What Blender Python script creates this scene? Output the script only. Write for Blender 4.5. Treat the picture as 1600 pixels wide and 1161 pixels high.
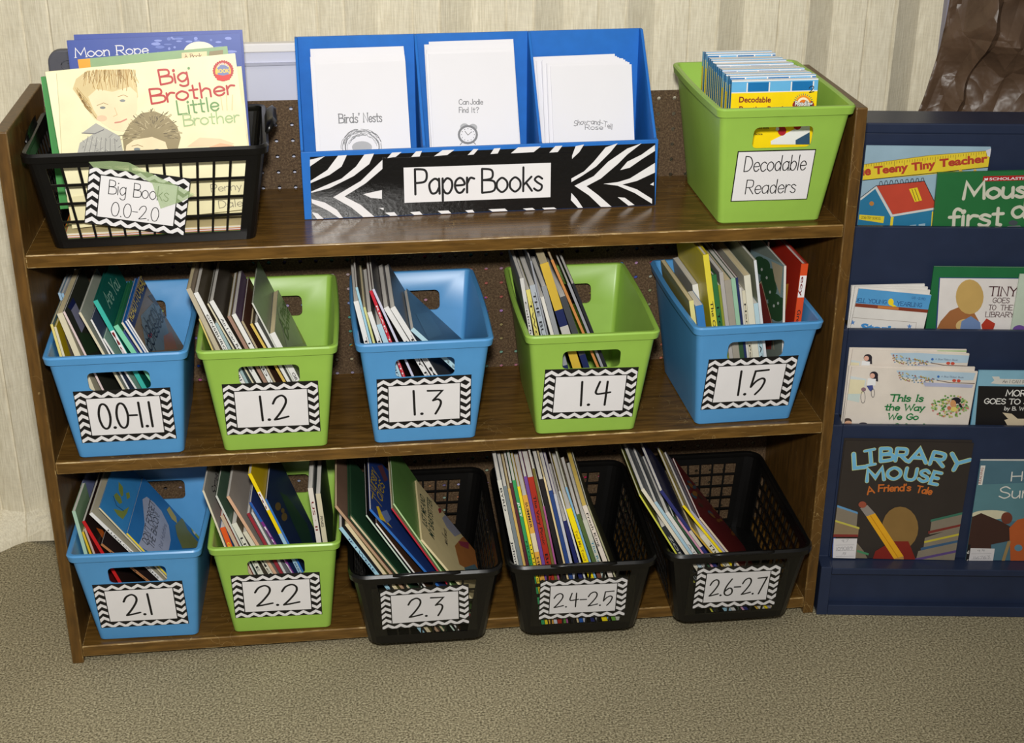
import bpy, math, random
from mathutils import Vector, Matrix, noise
random.seed(7)
for o in list(bpy.data.objects): bpy.data.objects.remove(o)
C = bpy.context.scene.collection
V = Vector
R = math.radians

# ------------------------------------------------------------------ camera, light, exposure
FPX = 2259.4
CP = V((.4566, -1.9688, 1.3969))
_pi, _ya, _ro = .4339, .1253, .0046
cp, sp, cy, sy, cr, sr = math.cos(_pi), math.sin(_pi), math.cos(_ya), math.sin(_ya), math.cos(_ro), math.sin(_ro)
FW = V((sy*cp, cy*cp, -sp)); RT = V((cy, -sy, 0)); UP = RT.cross(FW)
RX = cr*RT + sr*UP; UX = -sr*RT + cr*UP
cam = bpy.data.cameras.new('camera'); co = bpy.data.objects.new('camera', cam); C.objects.link(co)
cam.sensor_fit = 'HORIZONTAL'; cam.sensor_width = 36; cam.lens = FPX/1600*36; cam.clip_start = .05
m3 = Matrix((RX, UX, -FW)).transposed()
co.matrix_world = Matrix.Translation(CP) @ m3.to_4x4()
bpy.context.scene.camera = co
vs = bpy.context.scene.view_settings
vs.view_transform = 'Standard'; vs.look = 'None'; vs.gamma = 1; vs.use_curve_mapping = False; vs.exposure = 0.1
W = bpy.data.worlds.new('room_light'); bpy.context.scene.world = W; W.use_nodes = True
W.node_tree.nodes['Background'].inputs[0].default_value = (1, .965, .9, 1)
W.node_tree.nodes['Background'].inputs[1].default_value = .17
def area(name, loc, target, size, power, col=(1, 1, 1)):
    l = bpy.data.lights.new(name, 'AREA'); l.shape = 'DISK'; l.size = size; l.energy = power; l.color = col
    o = bpy.data.objects.new(name, l); C.objects.link(o); o.location = loc
    o.rotation_euler = (V(target)-V(loc)).to_track_quat('-Z', 'Y').to_euler()
    return o
fl = bpy.data.lights.new('camera_flash', 'SPOT'); fl.energy = 174; fl.shadow_soft_size = .045; fl.spot_size = R(96); fl.spot_blend = 1; fl.color = (1, .985, .95)
fo = bpy.data.objects.new('camera_flash', fl); C.objects.link(fo); fo.location = (.45, -1.94, 1.58); fo.rotation_euler = (V((.38, .2, .72))-V(fo.location)).to_track_quat('-Z', 'Y').to_euler()
area('ceiling_lamp', (.1, -1.5, 2.9), (.4, .2, .3), 1.4, 9, (1, .96, .88))

# ------------------------------------------------------------------ photo pixel -> place
def ray(px, py): return FW + RX*((px-800)/FPX) + UX*((580.5-py)/FPX)
def hit(px, py, o, n):
    d = ray(px, py); return CP + d*((V(o)-CP).dot(n)/d.dot(n))
def hy(px, py, y): return hit(px, py, (0, y, 0), V((0, 1, 0)))
def hz(px, py, z): return hit(px, py, (0, 0, z), V((0, 0, 1)))
def proj(X):
    d = X-CP; c = d.dot(FW); return (800+FPX*d.dot(RX)/c, 580.5-FPX*d.dot(UX)/c)
def zoom(ox, oy, s): return lambda x, y: (ox+x/s, oy+y/s)

# ------------------------------------------------------------------ materials
def lin(c):
    return tuple(((x/255)/12.92 if x/255 <= .04045 else ((x/255+.055)/1.055)**2.4) for x in c[:3]) + (1,)
_mats = {}
def nodes(m):
    nt = m.node_tree; return nt, nt.nodes, nt.links, nt.nodes['Principled BSDF']
def PM(rgb, rough=.45, var=.05, scale=40, bump=0, spec=.5, coat=0, name=None, stretch=None):
    """painted / plastic / printed surface with a light procedural mottling"""
    key = (tuple(rgb), rough, var, scale, bump, spec, coat, stretch)
    if key in _mats: return _mats[key]
    m = bpy.data.materials.new(name or 'colour_%d_%d_%d' % tuple(int(x) for x in rgb)); m.use_nodes = True
    nt, N, L, b = nodes(m)
    c = lin(rgb)
    b.inputs['Roughness'].default_value = rough
    b.inputs['Specular IOR Level'].default_value = spec
    b.inputs['Coat Weight'].default_value = coat; b.inputs['Coat Roughness'].default_value = .12
    tc = N.new('ShaderNodeTexCoord'); nz = N.new('ShaderNodeTexNoise'); nz.inputs['Scale'].default_value = scale; nz.inputs['Detail'].default_value = 4
    src = tc.outputs['Object']
    if stretch:
        mp = N.new('ShaderNodeMapping'); mp.inputs['Scale'].default_value = stretch; L.new(src, mp.inputs[0]); src = mp.outputs[0]
    L.new(src, nz.inputs['Vector'])
    rp = N.new('ShaderNodeValToRGB'); rp.color_ramp.elements[0].position = .3; rp.color_ramp.elements[1].position = .7
    rp.color_ramp.elements[0].color = tuple(x*(1-var) for x in c[:3])+(1,)
    rp.color_ramp.elements[1].color = tuple(min(1, x*(1+var)) for x in c[:3])+(1,)
    L.new(nz.outputs['Fac'], rp.inputs[0]); L.new(rp.outputs[0], b.inputs['Base Color'])
    if bump:
        bm = N.new('ShaderNodeBump'); bm.inputs['Strength'].default_value = bump; bm.inputs['Distance'].default_value = .002
        L.new(nz.outputs['Fac'], bm.inputs['Height']); L.new(bm.outputs[0], b.inputs['Normal'])
    _mats[key] = m; return m
def ramp(N, L, fac, stops):
    r = N.new('ShaderNodeValToRGB'); e = r.color_ramp.elements
    while len(e) < len(stops): e.new(.5)
    for i, (p, c) in enumerate(stops): e[i].position = p; e[i].color = c
    L.new(fac, r.inputs[0]); return r
def noise_node(N, L, src, scale, detail=4, stretch=None, rough=.5):
    if stretch:
        mp = N.new('ShaderNodeMapping'); mp.inputs['Scale'].default_value = stretch; L.new(src, mp.inputs[0]); src = mp.outputs[0]
    n = N.new('ShaderNodeTexNoise'); n.inputs['Scale'].default_value = scale; n.inputs['Detail'].default_value = detail; n.inputs['Roughness'].default_value = rough
    L.new(src, n.inputs['Vector']); return n
def mix(N, L, fac, a, b):
    x = N.new('ShaderNodeMix'); x.data_type = 'RGBA'
    if hasattr(fac, 'is_output'): L.new(fac, x.inputs[0])
    else: x.inputs[0].default_value = fac
    for s, i in ((a, 6), (b, 7)):
        if hasattr(s, 'is_output'): L.new(s, x.inputs[i])
        else: x.inputs[i].default_value = s
    return x.outputs[2]
def wood(name, a, b, scr, stretch, thr=.66, rough=.3, scrcol=(190, 160, 105)):
    """dark varnished boards with grain and pale scratches"""
    m = bpy.data.materials.new(name); m.use_nodes = True; nt, N, L, bs = nodes(m)
    tc = N.new('ShaderNodeTexCoord').outputs['Object']
    g = noise_node(N, L, tc, 14, 6, stretch); r = ramp(N, L, g.outputs['Fac'], [(.3, lin(a)), (.7, lin(b))])
    s = noise_node(N, L, tc, 9, 7, (stretch[0]*1.1, stretch[1]*3.1, stretch[2]*2.3), .62); rs = ramp(N, L, s.outputs['Fac'], [(thr, (0, 0, 0, 1)), (thr+.05, (scr, scr, scr, 1))])
    w = N.new('ShaderNodeTexVoronoi'); w.feature = 'DISTANCE_TO_EDGE'; w.inputs['Scale'].default_value = 21
    d = noise_node(N, L, tc, 11, 3); va = N.new('ShaderNodeVectorMath'); va.operation = 'ADD'; L.new(tc, va.inputs[0])
    vm = N.new('ShaderNodeVectorMath'); vm.operation = 'SCALE'; vm.inputs['Scale'].default_value = .2; L.new(d.outputs['Color'], vm.inputs[0]); L.new(vm.outputs[0], va.inputs[1]); L.new(va.outputs[0], w.inputs['Vector'])
    rw = ramp(N, L, w.outputs['Distance'], [(0, (scr, scr, scr, 1)), (.006, (0, 0, 0, 1))])
    gate = noise_node(N, L, tc, 7, 2); rg = ramp(N, L, gate.outputs['Fac'], [(.56, (0, 0, 0, 1)), (.6, (1, 1, 1, 1))])
    mu = N.new('ShaderNodeMath'); mu.operation = 'MULTIPLY'; L.new(rw.outputs[0], mu.inputs[0]); L.new(rg.outputs[0], mu.inputs[1])
    mx = N.new('ShaderNodeMath'); mx.operation = 'MAXIMUM'; L.new(rs.outputs[0], mx.inputs[0]); L.new(mu.outputs[0], mx.inputs[1])
    L.new(mix(N, L, mx.outputs[0], r.outputs[0], lin(scrcol)), bs.inputs['Base Color'])
    bs.inputs['Roughness'].default_value = rough; bs.inputs['Specular IOR Level'].default_value = .5
    return m
WOOD = wood('dark_varnished_wood', (76, 53, 21), (114, 82, 36), .5, (1.2, 9, 9), .66, .22)
WOODV = wood('dark_varnished_wood_upright', (74, 51, 19), (104, 72, 28), .5, (9, 9, 1.4), .68, .38)
WOODS = wood('side_board_edge', (80, 56, 22), (120, 90, 44), .5, (14, 14, 3), .6, .45, (190, 160, 105))
WOODE = wood('worn_board_edge', (98, 70, 30), (160, 126, 70), .6, (3, 14, 14), .55, .45, (222, 195, 140))
def speckle(name, cols, scale, rough=.9, bump=.6, dist=.004, big=.12):
    m = bpy.data.materials.new(name); m.use_nodes = True; nt, N, L, bs = nodes(m)
    tc = N.new('ShaderNodeTexCoord').outputs['Object']
    n = noise_node(N, L, tc, scale, 3, None, .7); r = ramp(N, L, n.outputs['Fac'], [(.36, lin(cols[0])), (.5, lin(cols[1])), (.64, lin(cols[2]))])
    w = noise_node(N, L, tc, 2.2, 3); rw = ramp(N, L, w.outputs['Fac'], [(.35, (1-big,)*3+(1,)), (.65, (1+big*.3,)*3+(1,))])
    x = N.new('ShaderNodeMix'); x.data_type = 'RGBA'; x.blend_type = 'MULTIPLY'; x.inputs[0].default_value = 1
    L.new(r.outputs[0], x.inputs[6]); L.new(rw.outputs[0], x.inputs[7]); L.new(x.outputs[2], bs.inputs['Base Color'])
    bs.inputs['Roughness'].default_value = rough; bs.inputs['Specular IOR Level'].default_value = .2
    b = N.new('ShaderNodeBump'); b.inputs['Strength'].default_value = bump; b.inputs['Distance'].default_value = dist
    L.new(n.outputs['Fac'], b.inputs['Height']); L.new(b.outputs[0], bs.inputs['Normal']); return m
CARPET = speckle('beige_loop_carpet', ((92, 84, 64), (154, 143, 114), (202, 191, 158)), 300)
PEG = speckle('brown_hardboard', ((70, 54, 38), (88, 69, 50), (112, 92, 68)), 330, .6, .15, .001)
def wallmat():
    m = bpy.data.materials.new('woven_vinyl_wall'); m.use_nodes = True; nt, N, L, bs = nodes(m)
    tc = N.new('ShaderNodeTexCoord').outputs['Object']
    n1 = noise_node(N, L, tc, 60, 5, (7, 7, .5)); n2 = noise_node(N, L, tc, 60, 4, (1, 1, 6)); n3 = noise_node(N, L, tc, 3, 2)
    r1 = ramp(N, L, n1.outputs['Fac'], [(.3, lin((212, 202, 176))), (.7, lin((238, 230, 206)))])
    r2 = ramp(N, L, n2.outputs['Fac'], [(.3, (.92, .92, .92, 1)), (.7, (1, 1, 1, 1))])
    x = N.new('ShaderNodeMix'); x.data_type = 'RGBA'; x.blend_type = 'MULTIPLY'; x.inputs[0].default_value = 1
    L.new(r1.outputs[0], x.inputs[6]); L.new(r2.outputs[0], x.inputs[7]); L.new(x.outputs[2], bs.inputs['Base Color'])
    bs.inputs['Roughness'].default_value = .75; bs.inputs['Specular IOR Level'].default_value = .25
    b = N.new('ShaderNodeBump'); b.inputs['Strength'].default_value = .25; b.inputs['Distance'].default_value = .002
    L.new(n1.outputs['Fac'], b.inputs['Height']); L.new(b.outputs[0], bs.inputs['Normal']); return m
WALL = wallmat()
def paper_kraft():
    m = PM((94, 73, 56), .4, .12, 18, 0, .5, name='brown_kraft_paper'); nt, N, L, bs = nodes(m)
    tc = N.new('ShaderNodeTexCoord').outputs['Object']
    w = N.new('ShaderNodeTexVoronoi'); w.feature = 'DISTANCE_TO_EDGE'; w.inputs['Scale'].default_value = 13; L.new(tc, w.inputs['Vector'])
    n = noise_node(N, L, tc, 9, 4)
    ad = N.new('ShaderNodeMath'); ad.operation = 'ADD'; L.new(w.outputs['Distance'], ad.inputs[0]); L.new(n.outputs['Fac'], ad.inputs[1])
    b = N.new('ShaderNodeBump'); b.inputs['Strength'].default_value = .55; b.inputs['Distance'].default_value = .03
    L.new(ad.outputs[0], b.inputs['Height']); L.new(b.outputs[0], bs.inputs['Normal']); return m
KRAFT = paper_kraft()
def film(name, rgb, alpha):
    m = bpy.data.materials.new(name); m.use_nodes = True; nt, N, L, bs = nodes(m)
    t = N.new('ShaderNodeBsdfTransparent'); mx = N.new('ShaderNodeMixShader'); mx.inputs[0].default_value = alpha
    bs.inputs['Base Color'].default_value = lin(rgb); bs.inputs['Roughness'].default_value = .12
    L.new(t.outputs[0], mx.inputs[1]); L.new(bs.outputs[0], mx.inputs[2]); L.new(mx.outputs[0], N['Material Output'].inputs[0]); return m
TAPE = film('green_clear_tape', (190, 214, 158), .32)
SLEEVE = film('clear_plastic_sleeve', (60, 58, 45), .07)
def confetti():
    m = bpy.data.materials.new('coloured_paper_edges'); m.use_nodes = True; nt, N, L, bs = nodes(m)
    tc = N.new('ShaderNodeTexCoord').outputs['Object']
    w = N.new('ShaderNodeTexVoronoi'); w.inputs['Scale'].default_value = 22; L.new(tc, w.inputs['Vector'])
    h = N.new('ShaderNodeHueSaturation'); h.inputs['Saturation'].default_value = 1.0; h.inputs['Value'].default_value = .5; L.new(w.outputs['Color'], h.inputs['Color'])
    L.new(h.outputs[0], bs.inputs['Base Color']); return m
BLUE = PM((82, 150, 205), .36, .03, 30, .02, .5, name='blue_bin_plastic')
GREEN = PM((150, 190, 78), .36, .03, 30, .02, .5, name='green_bin_plastic')
BLACKP = PM((14, 13, 12), .3, .1, 60, .03, .38, name='black_basket_plastic')
CARD = PM((34, 110, 196), .55, .05, 60, .03, .3, name='blue_cardboard')
NAVY = PM((36, 46, 70), .36, .08, 25, .06, .4, name='navy_paint')
WHITE = PM((232, 229, 229), .55, .015, 30, 0, .35, name='white_card')
BLK = PM((22, 21, 21), .5, .05, 30, 0, .4, name='black_ink')
BLKG = PM((20, 19, 19), .22, .05, 160, .12, .6, name='glossy_black_print')
PAGES = PM((214, 209, 200), .8, .16, 14, 0, .2, name='page_edges', stretch=(60, 1, 1))
PAGEC = PM((214, 198, 158), .8, .14, 14, 0, .2, name='yellowed_page_edges', stretch=(60, 1, 1))

# ------------------------------------------------------------------ objects, names, labels
MW = {}
def thing(name, label, cat, mw=None, group=None):
    o = bpy.data.objects.new(name, None); o.empty_display_size = .05; C.objects.link(o)
    mw = mw or Matrix.Identity(4); o.matrix_world = mw; MW[o.name] = mw.copy()
    tag(o, label, cat, group); return o
def tag(o, label, cat, group=None, kind=None):
    o['label'] = label; o['category'] = cat
    if group: o['group'] = group
    if kind: o['kind'] = kind
    return o
class MB:
    def __init__(s): s.v = []; s.f = []; s.m = []; s.mats = []
    def mi(s, m):
        if m not in s.mats: s.mats.append(m)
        return s.mats.index(m)
    def add(s, vs_, fs, m, T=None):
        b = len(s.v); s.v += [(T @ V(p)) if T else V(p) for p in vs_]; i = s.mi(m)
        for f in fs: s.f.append([b+k for k in f]); s.m.append(i)
    def box(s, x0, x1, y0, y1, z0, z1, m, T=None):
        s.add([(x0, y0, z0), (x1, y0, z0), (x1, y1, z0), (x0, y1, z0), (x0, y0, z1), (x1, y0, z1), (x1, y1, z1), (x0, y1, z1)],
              [(0, 3, 2, 1), (4, 5, 6, 7), (0, 1, 5, 4), (1, 2, 6, 5), (2, 3, 7, 6), (3, 0, 4, 7)], m, T)
    def prism(s, pts, d, m, T=None):
        """pts: planar 3D loop, extruded by vector d"""
        n = len(pts); a = [V(p) for p in pts]; b = [p+V(d) for p in a]
        s.add(a+b, [tuple(range(n))[::-1], tuple(range(n, 2*n))]+[(i, (i+1) % n, n+(i+1) % n, n+i) for i in range(n)], m, T)
    def poly(s, pts, m, T=None): s.add(pts, [tuple(range(len(pts)))], m, T)
    def tube(s, pts, r, m, n=8, closed=False, T=None):
        pts = [V(p) for p in pts]; k = len(pts); vs_ = []
        for i, p in enumerate(pts):
            a = pts[(i-1) % k] if closed or i else p; b = pts[(i+1) % k] if closed or i < k-1 else p
            t = (b-a).normalized(); u = t.cross(V((0, 0, 1))) if abs(t.z) < .95 else t.cross(V((1, 0, 0))); u.normalize(); w = t.cross(u)
            rr = r[i] if isinstance(r, (list, tuple)) else r
            vs_ += [p+(u*math.cos(2*math.pi*j/n)+w*math.sin(2*math.pi*j/n))*rr for j in range(n)]
        fs = [(i*n+j, i*n+(j+1) % n, ((i+1) % k)*n+(j+1) % n, ((i+1) % k)*n+j) for i in range(k if closed else k-1) for j in range(n)]
        if not closed: fs += [tuple(range(n))[::-1], tuple(range((k-1)*n, k*n))]
        s.add(vs_, fs, m, T)
    def build(s, name, parent=None, smooth=None, world=False, bevel=0, bevmat=None, solid=0, segs=2):
        vv = s.v
        if world and parent: inv = MW[parent.name].inverted(); vv = [inv @ p for p in vv]
        me = bpy.data.meshes.new(name); me.from_pydata([tuple(p) for p in vv], [], s.f)
        for m in s.mats: me.materials.append(m)
        me.polygons.foreach_set('material_index', s.m)
        if bevmat: me.materials.append(bevmat)
        me.update()
        o = bpy.data.objects.new(name, me); C.objects.link(o)
        if parent: o.parent = parent
        if solid:
            md = o.modifiers.new('thickness', 'SOLIDIFY'); md.thickness = solid; md.offset = 0
        if bevel:
            md = o.modifiers.new('bevel', 'BEVEL'); md.width = bevel; md.segments = segs; md.limit_method = 'ANGLE'
            if bevmat: md.material = len(s.mats)
        if smooth is not None:
            me.polygons.foreach_set('use_smooth', [True]*len(me.polygons)); me.set_sharp_from_angle(angle=R(smooth))
        return o
def booled(o, cutters):
    """cut cutters' mesh out of object o, leave a plain mesh"""
    cu = cutters.build('cutter'); md = o.modifiers.new('cut', 'BOOLEAN'); md.operation = 'DIFFERENCE'; md.object = cu; md.solver = 'EXACT'
    dg = bpy.context.evaluated_depsgraph_get(); me = bpy.data.meshes.new_from_object(o.evaluated_get(dg))
    o.modifiers.clear(); old = o.data; o.data = me; bpy.data.meshes.remove(old); d = cu.data; bpy.data.objects.remove(cu); bpy.data.meshes.remove(d)
    return o

# ------------------------------------------------------------------ flat printing: polygons and lettering on a plane
def clip(pts, r):
    u0, u1, v0, v1 = r
    for ax, lim, sgn in ((0, u0, 1), (0, u1, -1), (1, v0, 1), (1, v1, -1)):
        out = []
        for i in range(len(pts)):
            a, b = pts[i-1], pts[i]; ia = (a[ax]-lim)*sgn >= 0; ib = (b[ax]-lim)*sgn >= 0
            if ia != ib:
                t = (lim-a[ax])/(b[ax]-a[ax]); out.append((a[0]+(b[0]-a[0])*t, a[1]+(b[1]-a[1])*t))
            if ib: out.append(b)
        pts = out
        if len(pts) < 3: return []
    return pts
GL = {
'0': (.72, '~.35,1 .17,.92 .06,.7 .03,.5 .06,.3 .17,.08 .35,0 .53,.08 .64,.3 .67,.5 .64,.7 .53,.92 .35,1'), '1': (.3, '.1,1 .14,0'),
'2': (.75, '~.05,.68 .2,.9 .45,1 .62,.88 .6,.65 .35,.3 .08,.02|.08,.02 .3,.05 .7,.13'),
'3': (.72, '.08,.97 .68,.95 .3,.56|~.3,.56 .5,.6 .62,.5 .58,.3 .4,0'), '4': (.72, '~.2,.98 .08,.6 .1,.5 .2,.47 .65,.53|.5,.98 .48,0'),
'5': (.75, '.72,1 .14,.97 .05,.32|~.05,.32 .25,.55 .5,.66 .63,.55 .52,.25 .3,0'), '6': (.7, '~.5,1 .2,.6 .08,.3 .12,.08 .35,0 .6,.12 .6,.35 .4,.45 .12,.28'),
'7': (.72, '.05,.97 .68,1 .25,0'), '8': (.7, '~.35,.55 .12,.75 .35,1 .58,.75 .35,.55 .05,.25 .35,0 .65,.25 .35,.55'),
'9': (.7, '~.6,.75 .35,.55 .1,.7 .35,1 .6,.8 .6,.5 .45,0'), '.': (.3, '.13,.03 .138,.03'), '-': (.55, '.05,.5 .48,.5'), "'": (.2, '.1,1 .08,.8'), '?': (.55, '~.05,.8 .25,1 .48,.8 .25,.5 .25,.3|.25,.05 .26,.04'),
'!': (.2, '.1,1 .1,.3|.1,.05 .11,.04'), ' ': (.42, ''),
'A': (.72, '.02,0 .35,1 .68,0|.14,.35 .56,.35'), 'B': (.68, '.08,0 .08,1|~.08,1 .5,.93 .5,.6 .08,.53|~.08,.53 .6,.46 .6,.08 .08,0'),
'C': (.7, '~.62,.8 .4,1 .12,.8 .05,.5 .12,.2 .4,0 .64,.2'), 'D': (.72, '.08,0 .08,1|~.08,1 .45,.92 .65,.5 .45,.08 .08,0'),
'E': (.66, '.6,1 .08,1 .08,0 .6,0|.08,.52 .5,.52'), 'F': (.62, '.6,1 .08,1 .08,0|.08,.52 .5,.52'), 'G': (.74, '~.62,.8 .4,1 .12,.8 .05,.5 .12,.2 .4,0 .64,.2|.64,.2 .64,.45 .4,.45'),
'H': (.72, '.08,0 .08,1|.62,0 .62,1|.08,.52 .62,.52'), 'I': (.24, '.1,0 .1,1'), 'J': (.55, '~.45,1 .45,.3 .35,.03 .15,.03 .05,.2'),
'K': (.68, '.08,0 .08,1|.6,1 .08,.42|.25,.6 .64,0'), 'L': (.58, '.08,1 .08,0 .55,0'), 'M': (.92, '.05,0 .12,1 .45,.25 .78,1 .85,0'), 'N': (.76, '.08,0 .08,1 .64,0 .64,1'),
'O': (.84, '~.4,1 .12,.8 .03,.5 .12,.2 .4,0 .68,.2 .77,.5 .68,.8 .4,1'), 'P': (.66, '.08,0 .08,1|~.08,1 .5,.96 .6,.74 .5,.5 .08,.45'),
'R': (.7, '.08,0 .08,1|~.08,1 .5,.96 .58,.74 .5,.5 .08,.46|.3,.46 .64,0'), 'S': (.66, '~.58,.82 .35,1 .1,.82 .18,.58 .5,.42 .6,.2 .35,0 .06,.18'),
'T': (.7, '.02,1 .66,1|.34,1 .34,0'), 'U': (.72, '~.08,1 .08,.3 .2,.03 .35,0 .5,.03 .62,.3 .62,1'), 'V': (.7, '.02,1 .34,0 .66,1'), 'W': (.95, '.02,1 .22,0 .45,.8 .68,0 .9,1'),
'X': (.7, '.05,1 .62,0|.62,1 .05,0'), 'Y': (.7, '.02,1 .34,.5 .66,1|.34,.5 .34,0'), 'Z': (.68, '.05,1 .6,1 .05,0 .62,0'),
'a': (.58, '~.48,.5 .3,.6 .08,.45 .05,.25 .15,.03 .35,.05 .48,.25|.48,.6 .5,0'), 'b': (.55, '.06,1 .06,0|~.06,.4 .25,.6 .45,.5 .48,.25 .35,.02 .18,.02 .06,.2'),
'c': (.5, '~.45,.5 .28,.6 .08,.45 .05,.25 .15,.03 .32,0 .46,.12'), 'd': (.58, '~.46,.4 .3,.6 .1,.5 .05,.25 .18,.02 .35,.05 .46,.25|.48,1 .48,0'),
'e': (.54, '~.07,.3 .47,.33 .42,.52 .27,.6 .1,.48 .06,.25 .18,.03 .35,.02 .47,.15'), 'f': (.4, '~.4,.92 .28,1 .18,.85 .18,.5 .18,0|.02,.58 .36,.58'),
'g': (.58, '~.46,.5 .3,.6 .08,.45 .05,.25 .18,.03 .35,.08 .46,.25|~.48,.6 .48,-.1 .4,-.28 .22,-.3 .08,-.2'), 'h': (.54, '.06,1 .06,0|~.06,.38 .25,.6 .42,.5 .44,.3 .44,0'),
'i': (.2, '.09,.6 .09,0|.09,.82 .1,.84'), 'j': (.25, '~.14,.6 .14,-.1 .02,-.28|.14,.82 .15,.84'), 'k': (.5, '.06,1 .06,0|.42,.6 .06,.25|.18,.36 .45,0'), 'l': (.2, '.09,1 .09,0'),
'm': (.84, '.06,.6 .06,0|~.06,.38 .22,.6 .38,.5 .4,0|~.4,.38 .56,.6 .72,.5 .74,0'), 'n': (.54, '.06,.6 .06,0|~.06,.38 .25,.6 .42,.5 .44,.3 .44,0'),
'o': (.58, '~.28,.6 .09,.47 .04,.3 .09,.13 .28,0 .47,.13 .52,.3 .47,.47 .28,.6'), 'p': (.55, '.06,.6 .06,-.3|~.06,.4 .25,.6 .45,.5 .48,.25 .35,.02 .18,.02 .06,.2'),
'r': (.4, '.06,.6 .06,0|~.06,.35 .2,.58 .38,.55'), 's': (.48, '~.4,.5 .22,.6 .07,.48 .2,.34 .38,.22 .35,.05 .2,0 .04,.1'), 't': (.42, '.18,.9 .18,.05 .3,0|.02,.6 .36,.6'),
'u': (.54, '~.06,.6 .06,.2 .15,.02 .3,.02 .44,.25|.44,.6 .46,0'), 'v': (.5, '.02,.6 .23,0 .45,.6'), 'w': (.74, '.02,.6 .18,0 .36,.5 .52,0 .7,.6'), 'x': (.5, '.04,.6 .44,0|.44,.6 .04,0'),
'y': (.5, '.03,.6 .24,.05|.45,.6 .15,-.3'), 'z': (.5, '.05,.6 .42,.6 .05,0 .45,0'), '*': (.5, '.25,.9 .25,.5|.08,.6 .42,.8|.08,.8 .42,.6')}
def strokes(ch):
    adv, s = GL.get(ch, GL['-']); out = []
    for st in s.split('|'):
        if not st: continue
        sm = st[0] == '~'; p = [tuple(float(q) for q in t.split(',')) for t in st.lstrip('~').split()]
        if sm and len(p) > 2:
            cl = p[0] == p[-1]; q = []
            for i in range(len(p)-1):
                p0 = p[i-1] if i else (p[-2] if cl else p[0]); p1, p2 = p[i], p[i+1]; p3 = p[i+2] if i+2 < len(p) else (p[1] if cl else p[-1])
                for k in range(5):
                    t = k/5; q.append(tuple(.5*(2*b+(c-a)*t+(2*a-5*b+4*c-d)*t*t+(-a+3*b-3*c+d)*t**3) for a, b, c, d in zip(p0, p1, p2, p3)))
            p = q+[p[-1]]
        out.append((p, sm))
    return adv, out
def ribbon(p, w):
    """flat pen stroke of width w along 2D points: list of convex quads / caps"""
    out = []; n = len(p); L_, R_ = [], []
    for i in range(n):
        a = p[max(0, i-1)]; b = p[min(n-1, i+1)]; d0 = (p[i][0]-a[0], p[i][1]-a[1]); d1 = (b[0]-p[i][0], b[1]-p[i][1])
        def nm(d):
            l = math.hypot(*d); return (d[0]/l, d[1]/l) if l > 1e-9 else None
        u0, u1 = nm(d0), nm(d1); u0 = u0 or u1 or (1, 0); u1 = u1 or u0
        t = nm((u0[0]+u1[0], u0[1]+u1[1])) or u0; c = max(.55, t[0]*u0[0]+t[1]*u0[1]); h = w/2/c
        L_.append((p[i][0]-t[1]*h, p[i][1]+t[0]*h)); R_.append((p[i][0]+t[1]*h, p[i][1]-t[0]*h))
    for i in range(n-1): out.append([L_[i], R_[i], R_[i+1], L_[i+1]])
    for e in (0, n-1):
        out.append([(p[e][0]+w/2*math.cos(k*math.pi/4), p[e][1]+w/2*math.sin(k*math.pi/4)) for k in range(8)])
    return out
_fc = {}
def fontgeo(s, bold=0):
    """outline lettering in the program's own sans face, unit cap height"""
    if (s, bold) in _fc: return _fc[(s, bold)]
    cu = bpy.data.curves.new('t', 'FONT'); cu.body = s; cu.size = 1.37; cu.offset = bold; cu.resolution_u = 3
    o = bpy.data.objects.new('t', cu); C.objects.link(o); dg = bpy.context.evaluated_depsgraph_get(); me = bpy.data.meshes.new_from_object(o.evaluated_get(dg))
    vs_ = [(p.co.x, p.co.y) for p in me.vertices]; fs = [[vs_[i] for i in p.vertices] for p in me.polygons]
    bpy.data.objects.remove(o); bpy.data.curves.remove(cu); bpy.data.meshes.remove(me)
    x0 = min([p[0] for p in vs_], default=0); x1 = max([p[0] for p in vs_], default=1); _fc[(s, bold)] = (fs, x0, x1); return _fc[(s, bold)]
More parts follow.
